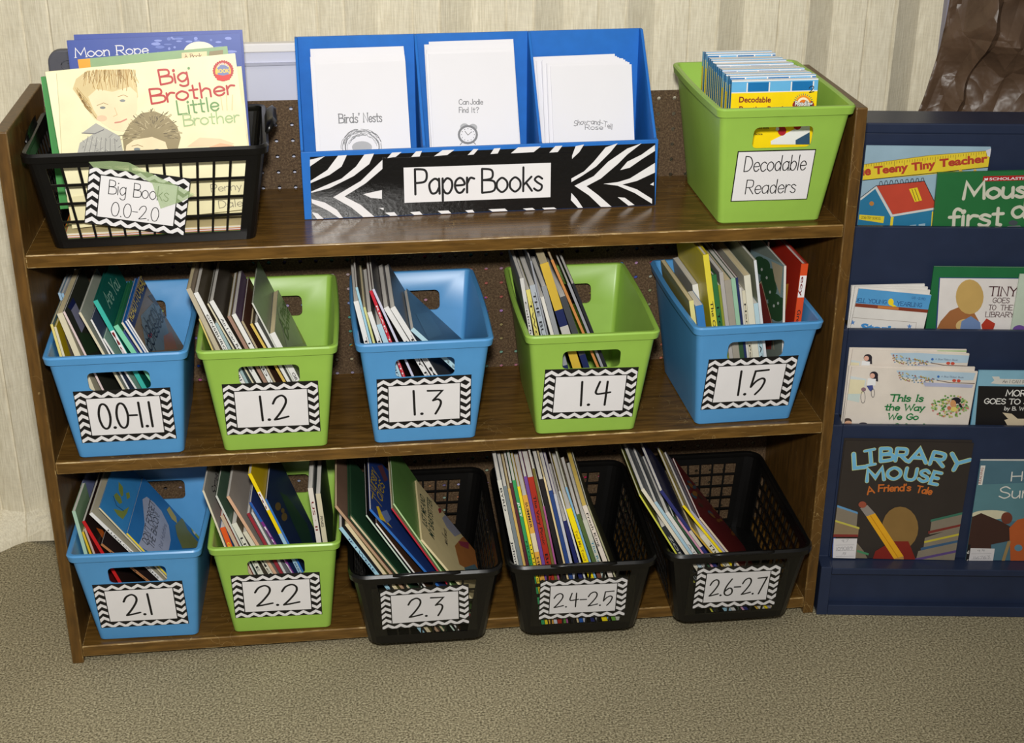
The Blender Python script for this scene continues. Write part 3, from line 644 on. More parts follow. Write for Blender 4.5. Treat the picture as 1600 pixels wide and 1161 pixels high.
for pl in ([(118,612),(180,597),(118,640)], [(120,700),(190,655),(235,595),(272,592),(250,640),(200,675),(120,710)], [(122,745),(250,690),(310,640),(345,590),(385,586),(365,630),(300,680),(200,730),(122,750)],
    [(215,768),(330,700),(420,612),(420,650),(350,710),(262,765),(330,800),(390,852),(345,855),(290,810)], [(340,755),(418,738),(418,775),(370,770)], [(122,775),(180,790),(230,820),(258,857),(245,858),(190,822),(122,790)], [(125,830),(150,835),(178,860),(150,862)],
    [(440,605),(460,582),(500,580),(475,600)], [(540,600),(560,577),(585,575),(575,598)], [(635,597),(670,572),(720,570),(690,592)], [(775,592),(800,567),(820,567),(800,590)], [(870,588),(885,565),(912,563),(900,586)], [(955,585),(985,560),(1080,556),(1050,580)], [(1115,582),(1140,555),(1170,553),(1150,580)],
    [(405,812),(425,812),(425,822)], [(430,832),(470,830),(485,848),(460,850)], [(535,830),(575,827),(592,845),(560,847)], [(650,825),(695,823),(710,838),(670,840)], [(765,823),(795,820),(805,833),(780,835)], [(862,818),(930,815),(945,828),(885,832)], [(1005,815),(1045,812),(1060,823),(1025,825)], [(1085,812),(1135,810),(1150,820),(1100,823)],
    [(1210,595),(1225,555),(1260,548),(1240,580),(1210,608)], [(1207,690),(1260,660),(1300,620),(1350,560),(1400,543),(1370,580),(1310,640),(1250,680),(1207,705)], [(1220,720),(1300,680),(1360,620),(1440,565),(1500,543),(1440,590),(1400,630),(1330,690),(1270,722),(1320,760),(1375,808),(1330,808),(1280,760)],
    [(1410,655),(1440,620),(1500,590),(1555,550),(1555,575),(1500,610),(1450,645)], [(1340,712),(1400,705),(1450,690),(1555,625),(1555,665),(1480,700),(1420,715),(1480,735),(1543,775),(1543,795),(1470,750),(1400,720)], [(1207,750),(1230,775),(1255,812),(1235,812),(1205,780)], [(1400,768),(1430,770),(1470,800),(1445,803)], [(1535,715),(1550,705),(1550,720)]):
    S.ppoly(pl, WHITE, Zo)
mb.build('zebra_strip', org, world=True)
mb = MB(); q = [hit(*Zo(*p), MO @ V((0, 0, 0)), n)+n*.0012 for p in ((425, 826), (1203, 803), (1208, 581), (420, 605))]; mb.prism(q, n*.0006, BLKG)
S = Sheet(mb, (MO @ V((0, 0, 0)))+n*.0018, ux, uz, None, .0002); S.ppoly([(512, 792), (1120, 768), (1122, 625), (508, 645)], WHITE, Zo); S.step()
S.ptext('Paper', (550, 757), (797, 748), 108, BLK, Zo, pen=.088); S.ptext('Books', (828, 750), (1085, 740), 102, BLK, Zo, pen=.088)
mb.build('label_card', org, world=True)
# white booklets: (slot, front sheet px TL, TR ; back of stack TL, TR)
SHEET = PM((228, 226, 229), .6, .012, 12, 0, .3)
GREY = PM((118, 118, 121), .6); GREYL = PM((170, 170, 172), .6)
def print_nest(S):
    Z = Zo; S.ptext("Birds'", (237, 460), (325, 457), 38, GREY, Z, pen=.11, serif=True); S.ptext('Nests', (340, 456), (418, 454), 38, GREY, Z, pen=.11, serif=True)
    rnd = random.Random(3)
    for k in range(46):
        a0 = rnd.uniform(-.2, 3.3); r = rnd.uniform(.6, 1.0); pts = []
        for j in range(7): A = a0+(j-3)*.13; pts.append((335+88*r*math.cos(A), 560-78*r*math.sin(A)+rnd.uniform(-3, 3)))
        S.pline(pts, rnd.uniform(.0005, .0011), GREY if k % 3 else GREYL, Z)
    S.step(); S.pell(335, 560, 42, 25, GREYL, Z)
def print_clock(S):
    Z = Zo; S.ptext('Can', (738, 383), (780, 382), 22, GREY, Z, pen=.12); S.ptext('Jodie', (786, 382), (838, 382), 22, GREY, Z, pen=.12); S.ptext('Find', (738, 416), (778, 416), 22, GREY, Z, pen=.12); S.ptext('It?', (790, 416), (822, 416), 22, GREY, Z, pen=.12)
    for x, y, r in ((762, 476, 18), (797, 478, 18)): S.pell(x, y, r, r*.85, GREYL, Z)
    S.step(); S.pell(776, 508, 42, 40, GREY, Z); S.step(); S.pell(776, 508, 33, 31, SHEET, Z); S.step()
    for k in range(12): S.pell(776+27*math.sin(k*.5236), 508-25*math.cos(k*.5236), 2, 2, GREY, Z)
    S.pline([(764, 494), (776, 510), (792, 496)], .0008, BLK, Z); S.pline([(752, 540), (744, 550)], .0012, GREY, Z); S.pline([(800, 540), (808, 548)], .0012, GREY, Z)
def print_rose(S):
    Z = Zo; S.ptext('Show-and-Tell', (1216, 474), (1376, 487), 22, GREY, Z, pen=.11, arch=.006); S.ptext('Rose', (1262, 487), (1338, 487), 20, GREY, Z, pen=.11)
SLOTS = [('left', (140, 214), (515, 196), (118, 152), (508, 138), print_nest, "white booklet with a sketched bird nest, frontmost in the left slot of the blue sorter", 'white booklets behind the nest booklet in the left slot of the blue sorter'),
         ('middle', (612, 172), (968, 160), (603, 127), (965, 108), print_clock, "white booklet with a sketched alarm clock, frontmost in the middle slot of the blue sorter", 'white booklets behind the clock booklet in the middle slot of the blue sorter'),
         ('right', (1120, 222), (1458, 216), (1045, 186), (1388, 168), print_rose, "white booklet with two curved title lines, frontmost in the sorter's right slot", 'white booklets behind the frontmost one in the right slot of the blue sorter')]
exo = MO.to_3x3() @ V((1, 0, 0)); tilt = R(22); eyo = MO.to_3x3() @ V((0, 1, 0)); ezo = (V((0, 0, 1))*math.cos(tilt)+eyo*math.sin(tilt)).normalized(); eno = exo.cross(ezo)*-1
rnd = random.Random(5)
for sl, fl, fr, bl, br, art, lab, grp in SLOTS:
    N = 9; base = MO @ V((0, .022, .006)); nn = ezo.cross(exo)   # points to the back
    for i in range(N):
        s = i/(N-1); off = base+nn*(.0026*i+.0004)
        tl = [fl[k]+(bl[k]-fl[k])*s for k in (0, 1)]; tr = [fr[k]+(br[k]-fr[k])*s for k in (0, 1)]
        A, Bq = hit(*Zo(*tl), off, nn), hit(*Zo(*tr), off, nn)
        if i: A += exo*rnd.uniform(-.004, .004)+ezo*rnd.uniform(-.003, .003)
        rot = math.atan2((Bq-A).dot(ezo), (Bq-A).dot(exo))*.55; ex_ = exo*math.cos(rot)+ezo*math.sin(rot); ez_ = ezo*math.cos(rot)-exo*math.sin(rot)
        lo_ = (MO.inverted() @ A); A2 = A; w_ = min(.142, (Bq-A).length); hh = .2
        # reach down to the sorter's base
        d = (A-(MO @ V((0, 0, .0055)))).dot(V((0, 0, 1)))/ez_.z; hh = d-.004
        front_book(lab if i == 0 else grp[:1].upper().lower()+grp[1:].replace('booklets', 'booklet'), A2, A2+ex_*w_, hh, .0021, (ex_, ez_), SHEET, art if i == 0 else None, group=grp, name='paper_booklet', cat='booklet')

# ------------------------------------------------------------------ decodable readers, front to back in the green bin
DB, DM = BINS['dec']; exd = DM.to_3x3() @ V((1, 0, 0)); eyd = DM.to_3x3() @ V((0, 1, 0)); tl_ = R(3); ezd = (V((0, 0, 1))*math.cos(tl_)+eyd*math.sin(tl_)).normalized(); nb = ezd.cross(exd)
RB, RBL, RY = c_(20, 112, 176), c_(104, 178, 226), c_(250, 214, 10)
Zd = zoom(1000, 60, 1379/380)
def deco_front(S):
    wd = S.rect[1]; h = S.rect[3]; q = wd/4.3; S.quad(0, wd, 0, h-.018, RY); S.quad(0, wd, h-.0185, h, WHITE); S.step()
    for k in range(5): S.quad(-.33*q+k*q*1.1+.001, -.33*q+(k+1)*q*1.1-.001, h-.017, h-.0035, RBL if k % 2 == 0 else RB)
    S.quad(0, wd, h-.0035, h-.002, RBL)
    if h < .05: return
    mar = c_(130, 30, 40); S.step(); S.ptext('Decodable', (560, 362), (740, 362), 32, mar, Zd, font=.035); S.ptext('Practice', (560, 412), (700, 412), 28, mar, Zd, font=.035); S.ptext('Reader', (720, 412), (850, 412), 28, mar, Zd, font=.035)
    S.ptext('2', (955, 308), (984, 306), 36, BLK, Zd, pen=.12)
    S.pell(925, 378, 62, 36, c_(150, 40, 40), Zd); S.pell(925, 362, 42, 40, c_(240, 150, 40), Zd); S.step(); S.pell(925, 366, 34, 32, c_(250, 235, 200), Zd); S.step(); S.pell(925, 370, 24, 24, c_(230, 120, 40), Zd); S.step()
    for k in range(13):
        A = math.pi*(k+.5)/13; S.ppoly([(925+46*math.cos(A-.05), 362-42*math.sin(A-.05)), (925+60*math.cos(A), 362-56*math.sin(A)), (925+46*math.cos(A+.05), 362-42*math.sin(A+.05))], c_(40, 90, 120), Zd)
    S.step(); S.ptext('Reading', (874, 380), (977, 382), 28, c_(60, 60, 60), Zd, font=.09); S.step(); S.ptext('Reading', (876, 379), (975, 381), 26, WHITE, Zd, font=.03)
    S.ppoly([(740, 580), (960, 470), (960, 600), (740, 600)], WHITE, Zd); S.ppoly([(880, 575), (960, 530), (960, 600), (880, 600)], c_(50, 80, 110), Zd); S.step()
    for x, y in ((803, 522), (890, 488)):
        S.pell(x, y, 24, 28, c_(176, 32, 44), Zd); S.pell(x-26, y-10, 10, 10, WHITE, Zd)
    S.ptext("n't a", (655, 468), (708, 468), 16, BLK, Zd, font=.02); S.ptext('phonics skills', (636, 510), (728, 510), 13, BLK, Zd, font=.02); S.ptext('practice', (636, 546), (692, 546), 13, BLK, Zd, font=.02)
N = 16; p0 = DM @ V((0, .034, .0045)); tops = []
for i in range(N):
    s = i/(N-1); off = p0+nb*(.0102*i)
    A = hit(1145+(1062-1145)*s, 126+(83.5-126)*s, off, nb); Bq = hit(1285+(1200-1285)*s, 128+(80.5-128)*s, off, nb)
    h = (A-(DM @ V((0, 0, .0045)))).z/ezd.z; rnd_ = random.Random(i); xl_ = (DM.inverted() @ A).x; A += exd*(-.0595-.004*s-xl_+rnd_.uniform(-.0001, .0001)); dz = (0, .0032, .0, .001, 0, .002, .0008, .0, .0016, 0, .001, .0012, 0, .003, .0035, .001)[i]; A += ezd*dz; h += dz
    yel = i in (2, 4, 13, 15); sp_c = RBL if yel else RB
    def art(S, i=i):
        if i == 0: deco_front(S)
        else:
            wd, h_ = S.rect[1], S.rect[3]; q = wd/4.3; S.quad(0, wd, 0, h_-.011, RY); S.quad(0, wd, h_-.012, h_-.0008, WHITE); S.step()
            for k in range(5): S.quad(-.33*q+k*q*1.1+.001, -.33*q+(k+1)*q*1.1-.001, h_-.011, h_-.0022, RBL if k % 2 else RB)
    lab = ('yellow reading booklet marked with a hand written 2, frontmost in the Decodable Readers bin' if i == 0 else
           'thin reading booklet with a yellow and light blue spine in the Decodable Readers bin row' if yel else 'thin reading booklet with a dark blue spine in the Decodable Readers bin')
    o = front_book(lab, A, A+exd*min(.130, (Bq-A).length), h, .0094, (exd, ezd), WHITE, art, sp_c, frontcol=RBL, page_inset=.00015, group='reading booklets in the Decodable Readers bin', name='reading_booklet', cat='booklet', pages=PM((235, 232, 226), .8, .06, 14, 0, .2, stretch=(60, 1, 1)))
    mb = MB(); S = Sheet(mb, (0, 0, 0), (1, 0, 0), (0, 0, 1), None, .0003)
    if yel: S.quad(.001, .0088, .01, h-.022, RY)
    else: S.quad(.0042, .0058, h*.35, h*.72, c_(150, 200, 225))
    mb.build('spine_print', o)

# ------------------------------------------------------------------ big books
BT, BM = BK['bb']; exb = BM.to_3x3() @ V((1, 0, 0)); eyb = BM.to_3x3() @ V((0, 1, 0)); tb = R(9); ZB = zoom(0, 20, 1306/450)
def plane_at(y, tl=tb, rot=0):
    ez = (V((0, 0, 1))*math.cos(tl)+eyb*math.sin(tl)).normalized(); ex = exb*math.cos(rot)+ez*math.sin(rot); ez = ez*math.cos(rot)-exb*math.sin(rot)
    return BM @ V((0, y, .0045)), ex, ez, ez.cross(ex)
def bigbook(label, y, tlpx, trpx, t, cov, art=None, spine=None, hard=False, pages=None, floor=.0045, rot=None, Z=ZB):
    p, ex, ez, nn = plane_at(y); A, Bq = hit(*Z(*tlpx), p, nn), hit(*Z(*trpx), p, nn)
    r_ = math.atan2((Bq-A).dot(ez), (Bq-A).dot(ex)) if rot is None else rot
    p, ex, ez, nn = plane_at(y, tb, r_)
    A, Bq = hit(*Z(*tlpx), p, nn), hit(*Z(*trpx), p, nn); low = min(0, (ex*((Bq-A).length)).z)
    h = ((A-(BM @ V((0, 0, floor)))).z+low)/ez.z; w = (Bq-A).length; BMi = BM.inverted()
    lim = lambda z: .142+(.167-.142)*max(0, z)/.14-.0045
    while True:
        q = BMi @ (A+ex*w-ez*h)
        if q.x <= lim(q.z) or w < .1: break
        w -= .001
    while True:
        q = BMi @ (A-ez*h)
        if q.x >= -lim(q.z): break
        A += ex*.001; w -= .001
    Bq = A+ex*w
    return front_book(label, A, Bq, h, t, (ex, ez), cov, art, spine, 'big books in the black basket', hard, pages)
CREAM, CREAM2 = c_(240, 232, 188), c_(228, 218, 172)
def art_brothers(S):
    w, h = S.rect[1], S.rect[3]
    hair, skin, sh = c_(216, 194, 140), c_(242, 220, 178), c_(176, 174, 164)
    S.ppoly([(205, 268), (262, 272), (282, 650), (200, 655)], c_(246, 238, 196), ZB); S.pline([(256, 275), (268, 420), (280, 650)], .0008, c_(200, 188, 140), ZB); S.step()
    S.ppoly([(350, 640), (362, 590), (425, 548), (372, 545), (435, 500), (490, 530), (545, 560), (560, 640)], sh, ZB); S.step()
    q_ = random.Random(5)
    for k in range(46):
        x, y = q_.uniform(372, 545), q_.uniform(560, 640); S.pline([(x, y), (x+q_.uniform(6, 18), y+q_.uniform(-18, 14))], .0005, (c_(120, 118, 116), c_(206, 204, 190))[k % 2], ZB)
    for k in range(7): S.pline([(380+k*24, 640), (400+k*20, 560+k*2)], .0008, c_(128, 126, 122), ZB)
    S.pline([(372, 545), (430, 548), (470, 530)], .0012, c_(110, 108, 108), ZB)
    S.ppoly([(330, 345), (345, 300), (395, 262), (470, 258), (590, 255), (618, 300), (626, 380), (600, 420), (440, 480), (385, 420)], hair, ZB); S.step()
    S.ppoly([(400, 380), (440, 345), (510, 358), (590, 335), (622, 365), (622, 440), (598, 490), (562, 538), (510, 530), (462, 500), (425, 440)], skin, ZB); S.step()
    q_ = random.Random(12); tones = (c_(176, 140, 76), c_(196, 164, 100), c_(232, 214, 164), c_(160, 124, 66))
    for k in range(70):
        x = q_.uniform(385, 615); y0 = 258+max(0, (430-x)*.25); L = q_.uniform(28, 92)*(1 if x > 430 else .8); bend = (x-500)*.12
        S.pline([(x, y0), (x+bend*.4+q_.uniform(-6, 6), y0+L*.5), (x+bend+q_.uniform(-10, 10), y0+L)], q_.uniform(.0005, .001), tones[k % 4], ZB)
    for k in range(26):
        t_ = q_.random(); x, y = 335+t_*60+q_.uniform(-4, 16), 330+t_*95; S.pline([(x, y), (x+14, y+34), (x+38+q_.uniform(-6, 6), y+62)], .0007, tones[k % 4], ZB)
    for k in range(9): S.pline([(400+k*23, 264-k), (430+k*18, 345+8*math.sin(k))], .0009, c_(176, 144, 84), ZB)
    for k in range(5): S.pline([(350+k*8, 340+k*20), (400+k*8, 400+k*18)], .0009, c_(182, 152, 92), ZB)
    S.pell(466, 430, 13, 6, c_(128, 132, 128), ZB); S.pell(556, 398, 13, 6, c_(138, 142, 138), ZB); S.pline([(440, 420), (470, 408), (490, 416)], .0008, c_(170, 140, 92), ZB); S.pline([(535, 380), (560, 372), (580, 380)], .0008, c_(170, 140, 92), ZB)
    S.pell(462, 478, 24, 14, c_(240, 196, 160), ZB); S.pline([(522, 498), (548, 494), (574, 482)], .002, c_(210, 140, 118), ZB); S.pline([(520, 430), (532, 462), (514, 470)], .0007, c_(214, 176, 128), ZB)
    S.step(); S.ppoly([(555, 560), (590, 500), (640, 455), (700, 445), (760, 470), (802, 512), (820, 565), (800, 640), (565, 640)], c_(150, 134, 96), ZB); S.step()
    S.ppoly([(568, 640), (574, 600), (610, 575), (690, 562), (750, 585), (768, 640)], skin, ZB); S.step()
    r_ = random.Random(2)
    for k in range(120):
        A = r_.uniform(0, math.pi); rr = r_.uniform(.42, 1.06); x, y = 690+120*rr*math.cos(A), 570-118*rr*math.sin(A)
        S.pline([(x, y), (x+22*math.cos(A)+r_.uniform(-9, 9), y-20*math.sin(A)+6)], .0008, (c_(96, 84, 58), c_(196, 180, 140), c_(128, 112, 78), c_(172, 156, 116))[k % 4], ZB)
    S.pell(622, 618, 15, 7, c_(120, 130, 130), ZB); S.pell(712, 622, 14, 6, c_(120, 130, 130), ZB); S.pline([(598, 604), (625, 598), (648, 606)], .0008, c_(140, 112, 70), ZB)
    S.ppoly([(850, 605), (905, 565), (1000, 570), (1062, 592), (1040, 605)], c_(240, 208, 168), ZB); S.ppoly([(930, 615), (1000, 590), (1062, 602), (1062, 612)], c_(226, 180, 140), ZB)
    for x in (1010, 1030, 1052): S.pline([(x, 440), (x-4+(x-1030)*.3, 372)], .0012, c_(226, 200, 150), ZB)
    red, grn = c_(186, 50, 48), c_(112, 152, 92)
    S.step(); S.ptext('Big', (722, 326), (855, 308), 66, red, ZB, pen=.135); S.ptext('Brother', (680, 413), (1062, 366), 66, red, ZB, pen=.135)
    S.ptext('Little', (803, 461), (992, 441), 62, grn, ZB, pen=.12); S.ptext('Brother', (830, 513), (1083, 493), 52, c_(168, 190, 134), ZB, pen=.12)
    S.pell(856, 251, 6, 6, grn, ZB)
    for k in range(26): S.pell(1012+43*math.cos(k*.2417), 262+43*math.sin(k*.2417), 5, 5, red, ZB)
    S.pell(1012, 262, 43, 43, red, ZB); S.step(); S.pell(1012, 265, 36, 36, c_(232, 190, 70), ZB); S.step(); S.pell(1012, 262, 29, 29, c_(120, 130, 170), ZB); S.step()
    S.ptext('LEVELED', (985, 250), (1038, 248), 11, WHITE, ZB, font=.02, arch=.004); S.ptext('BOOK', (982, 272), (1042, 270), 17, c_(240, 200, 80), ZB, font=.06)
    S.ppoly([(978, 278), (1012, 284), (1046, 276), (1042, 302), (1012, 310), (984, 304)], c_(214, 40, 30), ZB)
    # lower cover, seen through the grid
    S.quad(.0, w, 0, .045, c_(226, 216, 170)); S.ptext('Penny', (955, 812), (1095, 800), 34, c_(130, 122, 100), ZB, pen=.1); S.ptext('Dale', (990, 885), (1100, 875), 34, c_(130, 122, 100), ZB, pen=.1)
    S.step(); S.ppoly([(232, 785), (300, 780), (305, 860), (240, 865)], WHITE, ZB); S.step(); S.ptext('90000', (238, 832), (297, 829), 20, c_(50, 120, 190), ZB, pen=.12); S.ptext('0.5', (258, 862), (297, 860), 18, c_(50, 120, 190), ZB, pen=.12)
    S.ppoly([(240, 885), (300, 882), (303, 950), (248, 955)], c_(200, 60, 44), ZB); S.ppoly([(255, 975), (320, 970), (325, 1040), (262, 1045)], c_(222, 110, 50), ZB)
def art_moon(S):
    wsh = c_(98, 116, 188); r_ = random.Random(4)
    for k in range(40):
        x, y = r_.uniform(700, 1080), r_.uniform(105, 230); S.pell(x, y, r_.uniform(5, 22), r_.uniform(3, 8), wsh if k % 2 else c_(126, 140, 206), ZB)
    S.step(); S.ptext('Moon', (340, 203), (498, 193), 42, WHITE, ZB, pen=.11, serif=True); S.ptext('Rope', (526, 191), (672, 186), 42, WHITE, ZB, pen=.11, serif=True)
    S.pell(905, 178, 72, 48, c_(242, 232, 200), ZB)
def art_green(S):
    S.ppoly([(354, 206), (408, 206), (412, 256), (354, 258)], c_(244, 160, 26), ZB); S.ppoly([(824, 182), (938, 175), (940, 235), (824, 235)], c_(240, 206, 160), ZB); S.ppoly([(950, 175), (1012, 168), (1010, 200), (945, 200)], c_(140, 124, 84), ZB)
    S.step(); S.ptext('A', (838, 206), (850, 205), 18, BLK, ZB, pen=.1, serif=True); S.ptext('Book', (862, 205), (914, 202), 18, BLK, ZB, pen=.1, serif=True); S.ppoly([(752, 228), (790, 222), (790, 228), (752, 233)], c_(120, 50, 40), ZB)
def art_wash(S):
    r_ = random.Random(8); w, h = S.rect[1], S.rect[3]
    for k in range(14): S.ell(r_.uniform(0, w), r_.uniform(h*.3, h), r_.uniform(.01, .05), r_.uniform(.01, .03), c_(236, 226, 186) if k % 2 else c_(246, 240, 206))
fb = .0225
bigbook('cream big picture book with two drawn boys, frontmost in the big black basket', .014, (205, 268), (1085, 182), .004, CREAM, art_brothers, floor=fb)
bigbook('cream big book peeking out behind the two boys book in the big black basket', .024, (240, 292), (1150, 240), .005, CREAM2, art_wash, floor=fb)
bigbook('big book with sage green cover and orange spine tape in the big black basket', .040, (352, 212), (1030, 152), .006, c_(138, 168, 120), art_green, c_(244, 160, 26), floor=fb)
bigbook('blue big picture book showing a moon and white serif title in the big black basket', .056, (302, 126), (1092, 92), .009, c_(48, 74, 156), art_moon, c_(40, 66, 150), True, floor=fb)
bigbook('plain blue big book just behind the moon cover in the big black basket', .072, (334, 100), (1108, 78), .010, c_(44, 70, 156), None, None, True, floor=fb)
bigbook('big book with a yellow edge behind the blue ones in the big black basket', .088, (360, 150), (1124, 118), .006, c_(226, 206, 70), None, None, False, floor=fb)
bigbook('tall thin book with a bright green spine at the left of the big black basket', .104, (178, 292), (900, 240), .011, c_(62, 140, 66), None, c_(62, 150, 70), True, floor=fb)
bigbook('pale thin book at the far left back of the big black basket', .124, (160, 358), (860, 310), .005, c_(226, 214, 180), None, None, False, floor=fb)
# books lying flat under the upright ones
r_ = random.Random(1)
for k, (col, tx) in enumerate(((c_(232, 122, 44), 'orange'), (c_(90, 150, 74), 'green'), (c_(196, 60, 52), 'red'), (c_(230, 212, 160), 'cream'))):
    M = BM @ Matrix.Translation((-.13+.004*r_.uniform(-1, 1), .004+.002*k, .0045+.0036*k)) @ Matrix.Rotation(R(90), 4, 'Y') @ Matrix.Rotation(R(90), 4, 'X')
    M = BM @ Matrix.Translation((-.132+.003*k, .178, .0046+.0036*k)) @ Matrix(((0, 1, 0, 0), (0, 0, -1, 0), (-1, 0, 0, .0034), (0, 0, 0, 1)))
    book('thin %s edged book lying flat at the bottom of the big black basket' % tx, M, .0034, .258, .172, col, col, 'big books in the black basket', pages=PAGES)
# ------------------------------------------------------------------ books in the bins and baskets, spines to the front
def inner(key, z):
    """inside half width of a holder at height z over its floor"""
    if key in BINS: return bin_wall(min(z, BH))-.0031
    w0, w1, d0, d1, H_ = SB[:5]; return (w0+(w1-w0)*min(z, H_)/H_)/2-.0056
def fill(key, holder, where, ys, Z, items, dw=.19):
    """items, left to right: (spine top px, spine px at the rim, width px, phrase, spine colour, cover colour, options)"""
    t, M = holder; Mi = M.inverted(); zf = .0042; rimh = BH if key in BINS else SB[4]; prev = None
    ex, ey = M.to_3x3() @ V((1, 0, 0)), M.to_3x3() @ V((0, 1, 0)); grp = 'books in the '+where; prevs = {}; wcap = (.1995-ys if key in BINS else .27)
    for it in items:
        tx, ty, bx, by, wpx, phrase, sc, cc = it[:8]; op = it[8] if len(it) > 8 else {}
        Zi = op.get('Z', Z); y = op.get('y', ys); row = op.get('row', 0); o_ = M @ V((0, y, 0))
        T, B = Mi @ hit(*Zi(tx, ty), o_, ey), Mi @ hit(*Zi(bx, by), o_, ey)
        k = (T.x-B.x)/(T.z-B.z); ztop = min(T.z, .281 if key in BINS else .298); E = Mi @ hit(*Zi(bx+wpx, by), o_, ey)
        f = math.sqrt(1+k*k); t_ = max(.0022, (E.x-B.x)/f); th = t_*f
        xf = lambda z: T.x+(z-T.z)*k
        x0, x1 = xf(zf), xf(ztop)
        prev = prevs.get(row)
        if prev:
            (p0, pk, pth, pz, eps) = prev; q = min(ztop, pz)
            x0 = max(x0, p0+pth+eps); need = p0+pk*(q-zf)+pth+eps
            if x0+(x1-x0)*(q-zf)/(ztop-zf) < need: x1 = x0+(need-x0)*(ztop-zf)/(q-zf)
        else:
            x0 = max(x0, -inner(key, 0)-.0)
        lim = -inner(key, rimh)+.0015; xr = x0+(x1-x0)*(rimh-zf)/(ztop-zf)
        if xr < lim: x1 += (lim-xr)*(ztop-zf)/(rimh-zf)
        k = (x1-x0)/(ztop-zf); prevs[row] = (x0, k, th, ztop, .0018 if op.get('front') else .0005)
        phi = math.atan(k); c, s = math.cos(phi), math.sin(phi)      # up = (s, c), across = (c, -s)
        zb = zf+(max(0, t_*s))
        for _ in range(400):
            xl = x0+k*(zb-zf); xr, zr = xl+t_*c, zb-t_*s
            if xr <= inner(key, zr)-.001 and xl >= -inner(key, zb)+.0002: break
            zb += .0007
        h = (ztop-zb)/c
        if h < .03: print('SHORT', key, phrase, h); continue
        w = min(op.get('w', dw), wcap-(y-ys)); a, b = ex*c-V((0, 0, 1))*s, ex*s+V((0, 0, 1))*c; org = M @ V((x0+k*(zb-zf), y, zb))
        B4 = Matrix((a, ey, b)).transposed().to_4x4(); B4.translation = org
        pa, pe = proj(org+b*h), Zi(tx, ty); dx_, dy_ = pa[0]-pe[0], pa[1]-pe[1]; Zb = Zi
        Zi = lambda x, y, Zb=Zb, dx_=dx_, dy_=dy_: (Zb(x, y)[0]+dx_, Zb(x, y)[1]+dy_)
        SA = op.get('spine'); FA = op.get('front'); KA = op.get('back')
        def sp(S, tt, hh, SA=SA):
            for q in SA or ():
                if q[0] == 'box': S.quad(0, tt, hh*q[1], hh*q[2], q[3])
                else:    # text running down the spine: (t, from, to, text, colour)
                    S.step(); L = abs(q[2]-q[1])*hh; cap = min(tt*.52, .0085)
                    S.text(q[3], ((tt-cap)/2, hh*q[1]), ((tt-cap)/2, hh*q[2]), cap, q[4], font=q[5] if len(q) > 5 else .015)
        fr = (lambda S, w_, h_, FA=FA, B4=B4, Zi=Zi: FA(WS(S, B4), Zi)) if FA else None
        kr = (lambda S, w_, h_, KA=KA, B4=B4, Zi=Zi: KA(WS(S, B4), Zi)) if KA else None
        book(phrase+' in the '+where if not op.get('full') else phrase, B4, t_, w, h, cc, sc, grp, op.get('hard', False), op.get('pages'), spine_art=sp if SA else None, front_art=fr, back_art=kr, open_pages=op.get('open', False), page_inset=op.get('ins'), label_box=op.get('lab'))
k1 = c_(30, 28, 30); ink = c_(40, 38, 40); wsp = c_(228, 226, 222); csp = c_(216, 206, 176)
# --- bin 0.0-1.1
Z00 = zoom(60, 400, 6.4)
def f_yellow(S, Z): S.ppoly([(190, 800), (260, 700), (330, 1000), (250, 1000)], c_(150, 140, 130), Z)
def f_dark(S, Z):
    S.ppoly([(290, 510), (345, 415), (372, 470), (325, 545)], c_(30, 40, 96), Z); S.ppoly([(325, 545), (372, 470), (470, 680), (430, 770)], c_(150, 150, 176), Z); S.ppoly([(395, 760), (520, 780), (600, 950), (480, 990)], c_(44, 66, 40), Z)
def f_leaf(S, Z):
    for k in range(6): S.ppoly([(540+k*9, 700), (590+k*8, 590+k*6), (600+k*8, 600+k*6), (560+k*9, 710)], c_(134, 58, 34), Z)
def f_are(S, Z): S.ptext('Are You', (712, 520), (815, 305), 52, c_(150, 196, 176), Z, pen=.12, serif=True)
def f_johnny(S, Z):
    S.ppoly([(880, 640), (1060, 120), (1140, 130), (955, 730)], c_(42, 50, 100), Z); S.ppoly([(1020, 600), (1190, 420), (1300, 760), (1260, 940), (1080, 960)], c_(112, 128, 136), Z); S.ppoly([(1090, 400), (1220, 350), (1260, 460), (1180, 500)], c_(72, 56, 46), Z)
    S.ppoly([(1250, 800), (1330, 760), (1390, 930), (1260, 940)], c_(160, 108, 76), Z); S.step(); S.ptext('READY-TO-READ', (935, 660), (1075, 260), 38, c_(220, 196, 90), Z, font=.02)
    S.pell(1108, 215, 28, 62, c_(226, 226, 224), Z, .15); S.step(); S.pline([(1098, 250), (1118, 180)], .003, BLK, Z)
    S.ptext('Johnny', (1085, 860), (1190, 560), 60, k1, Z, pen=.12, k=.9); S.ptext('Appleseed', (1090, 1040), (1268, 590), 60, k1, Z, pen=.12, k=.9); S.pell(1113, 795, 18, 26, c_(160, 40, 36), Z)
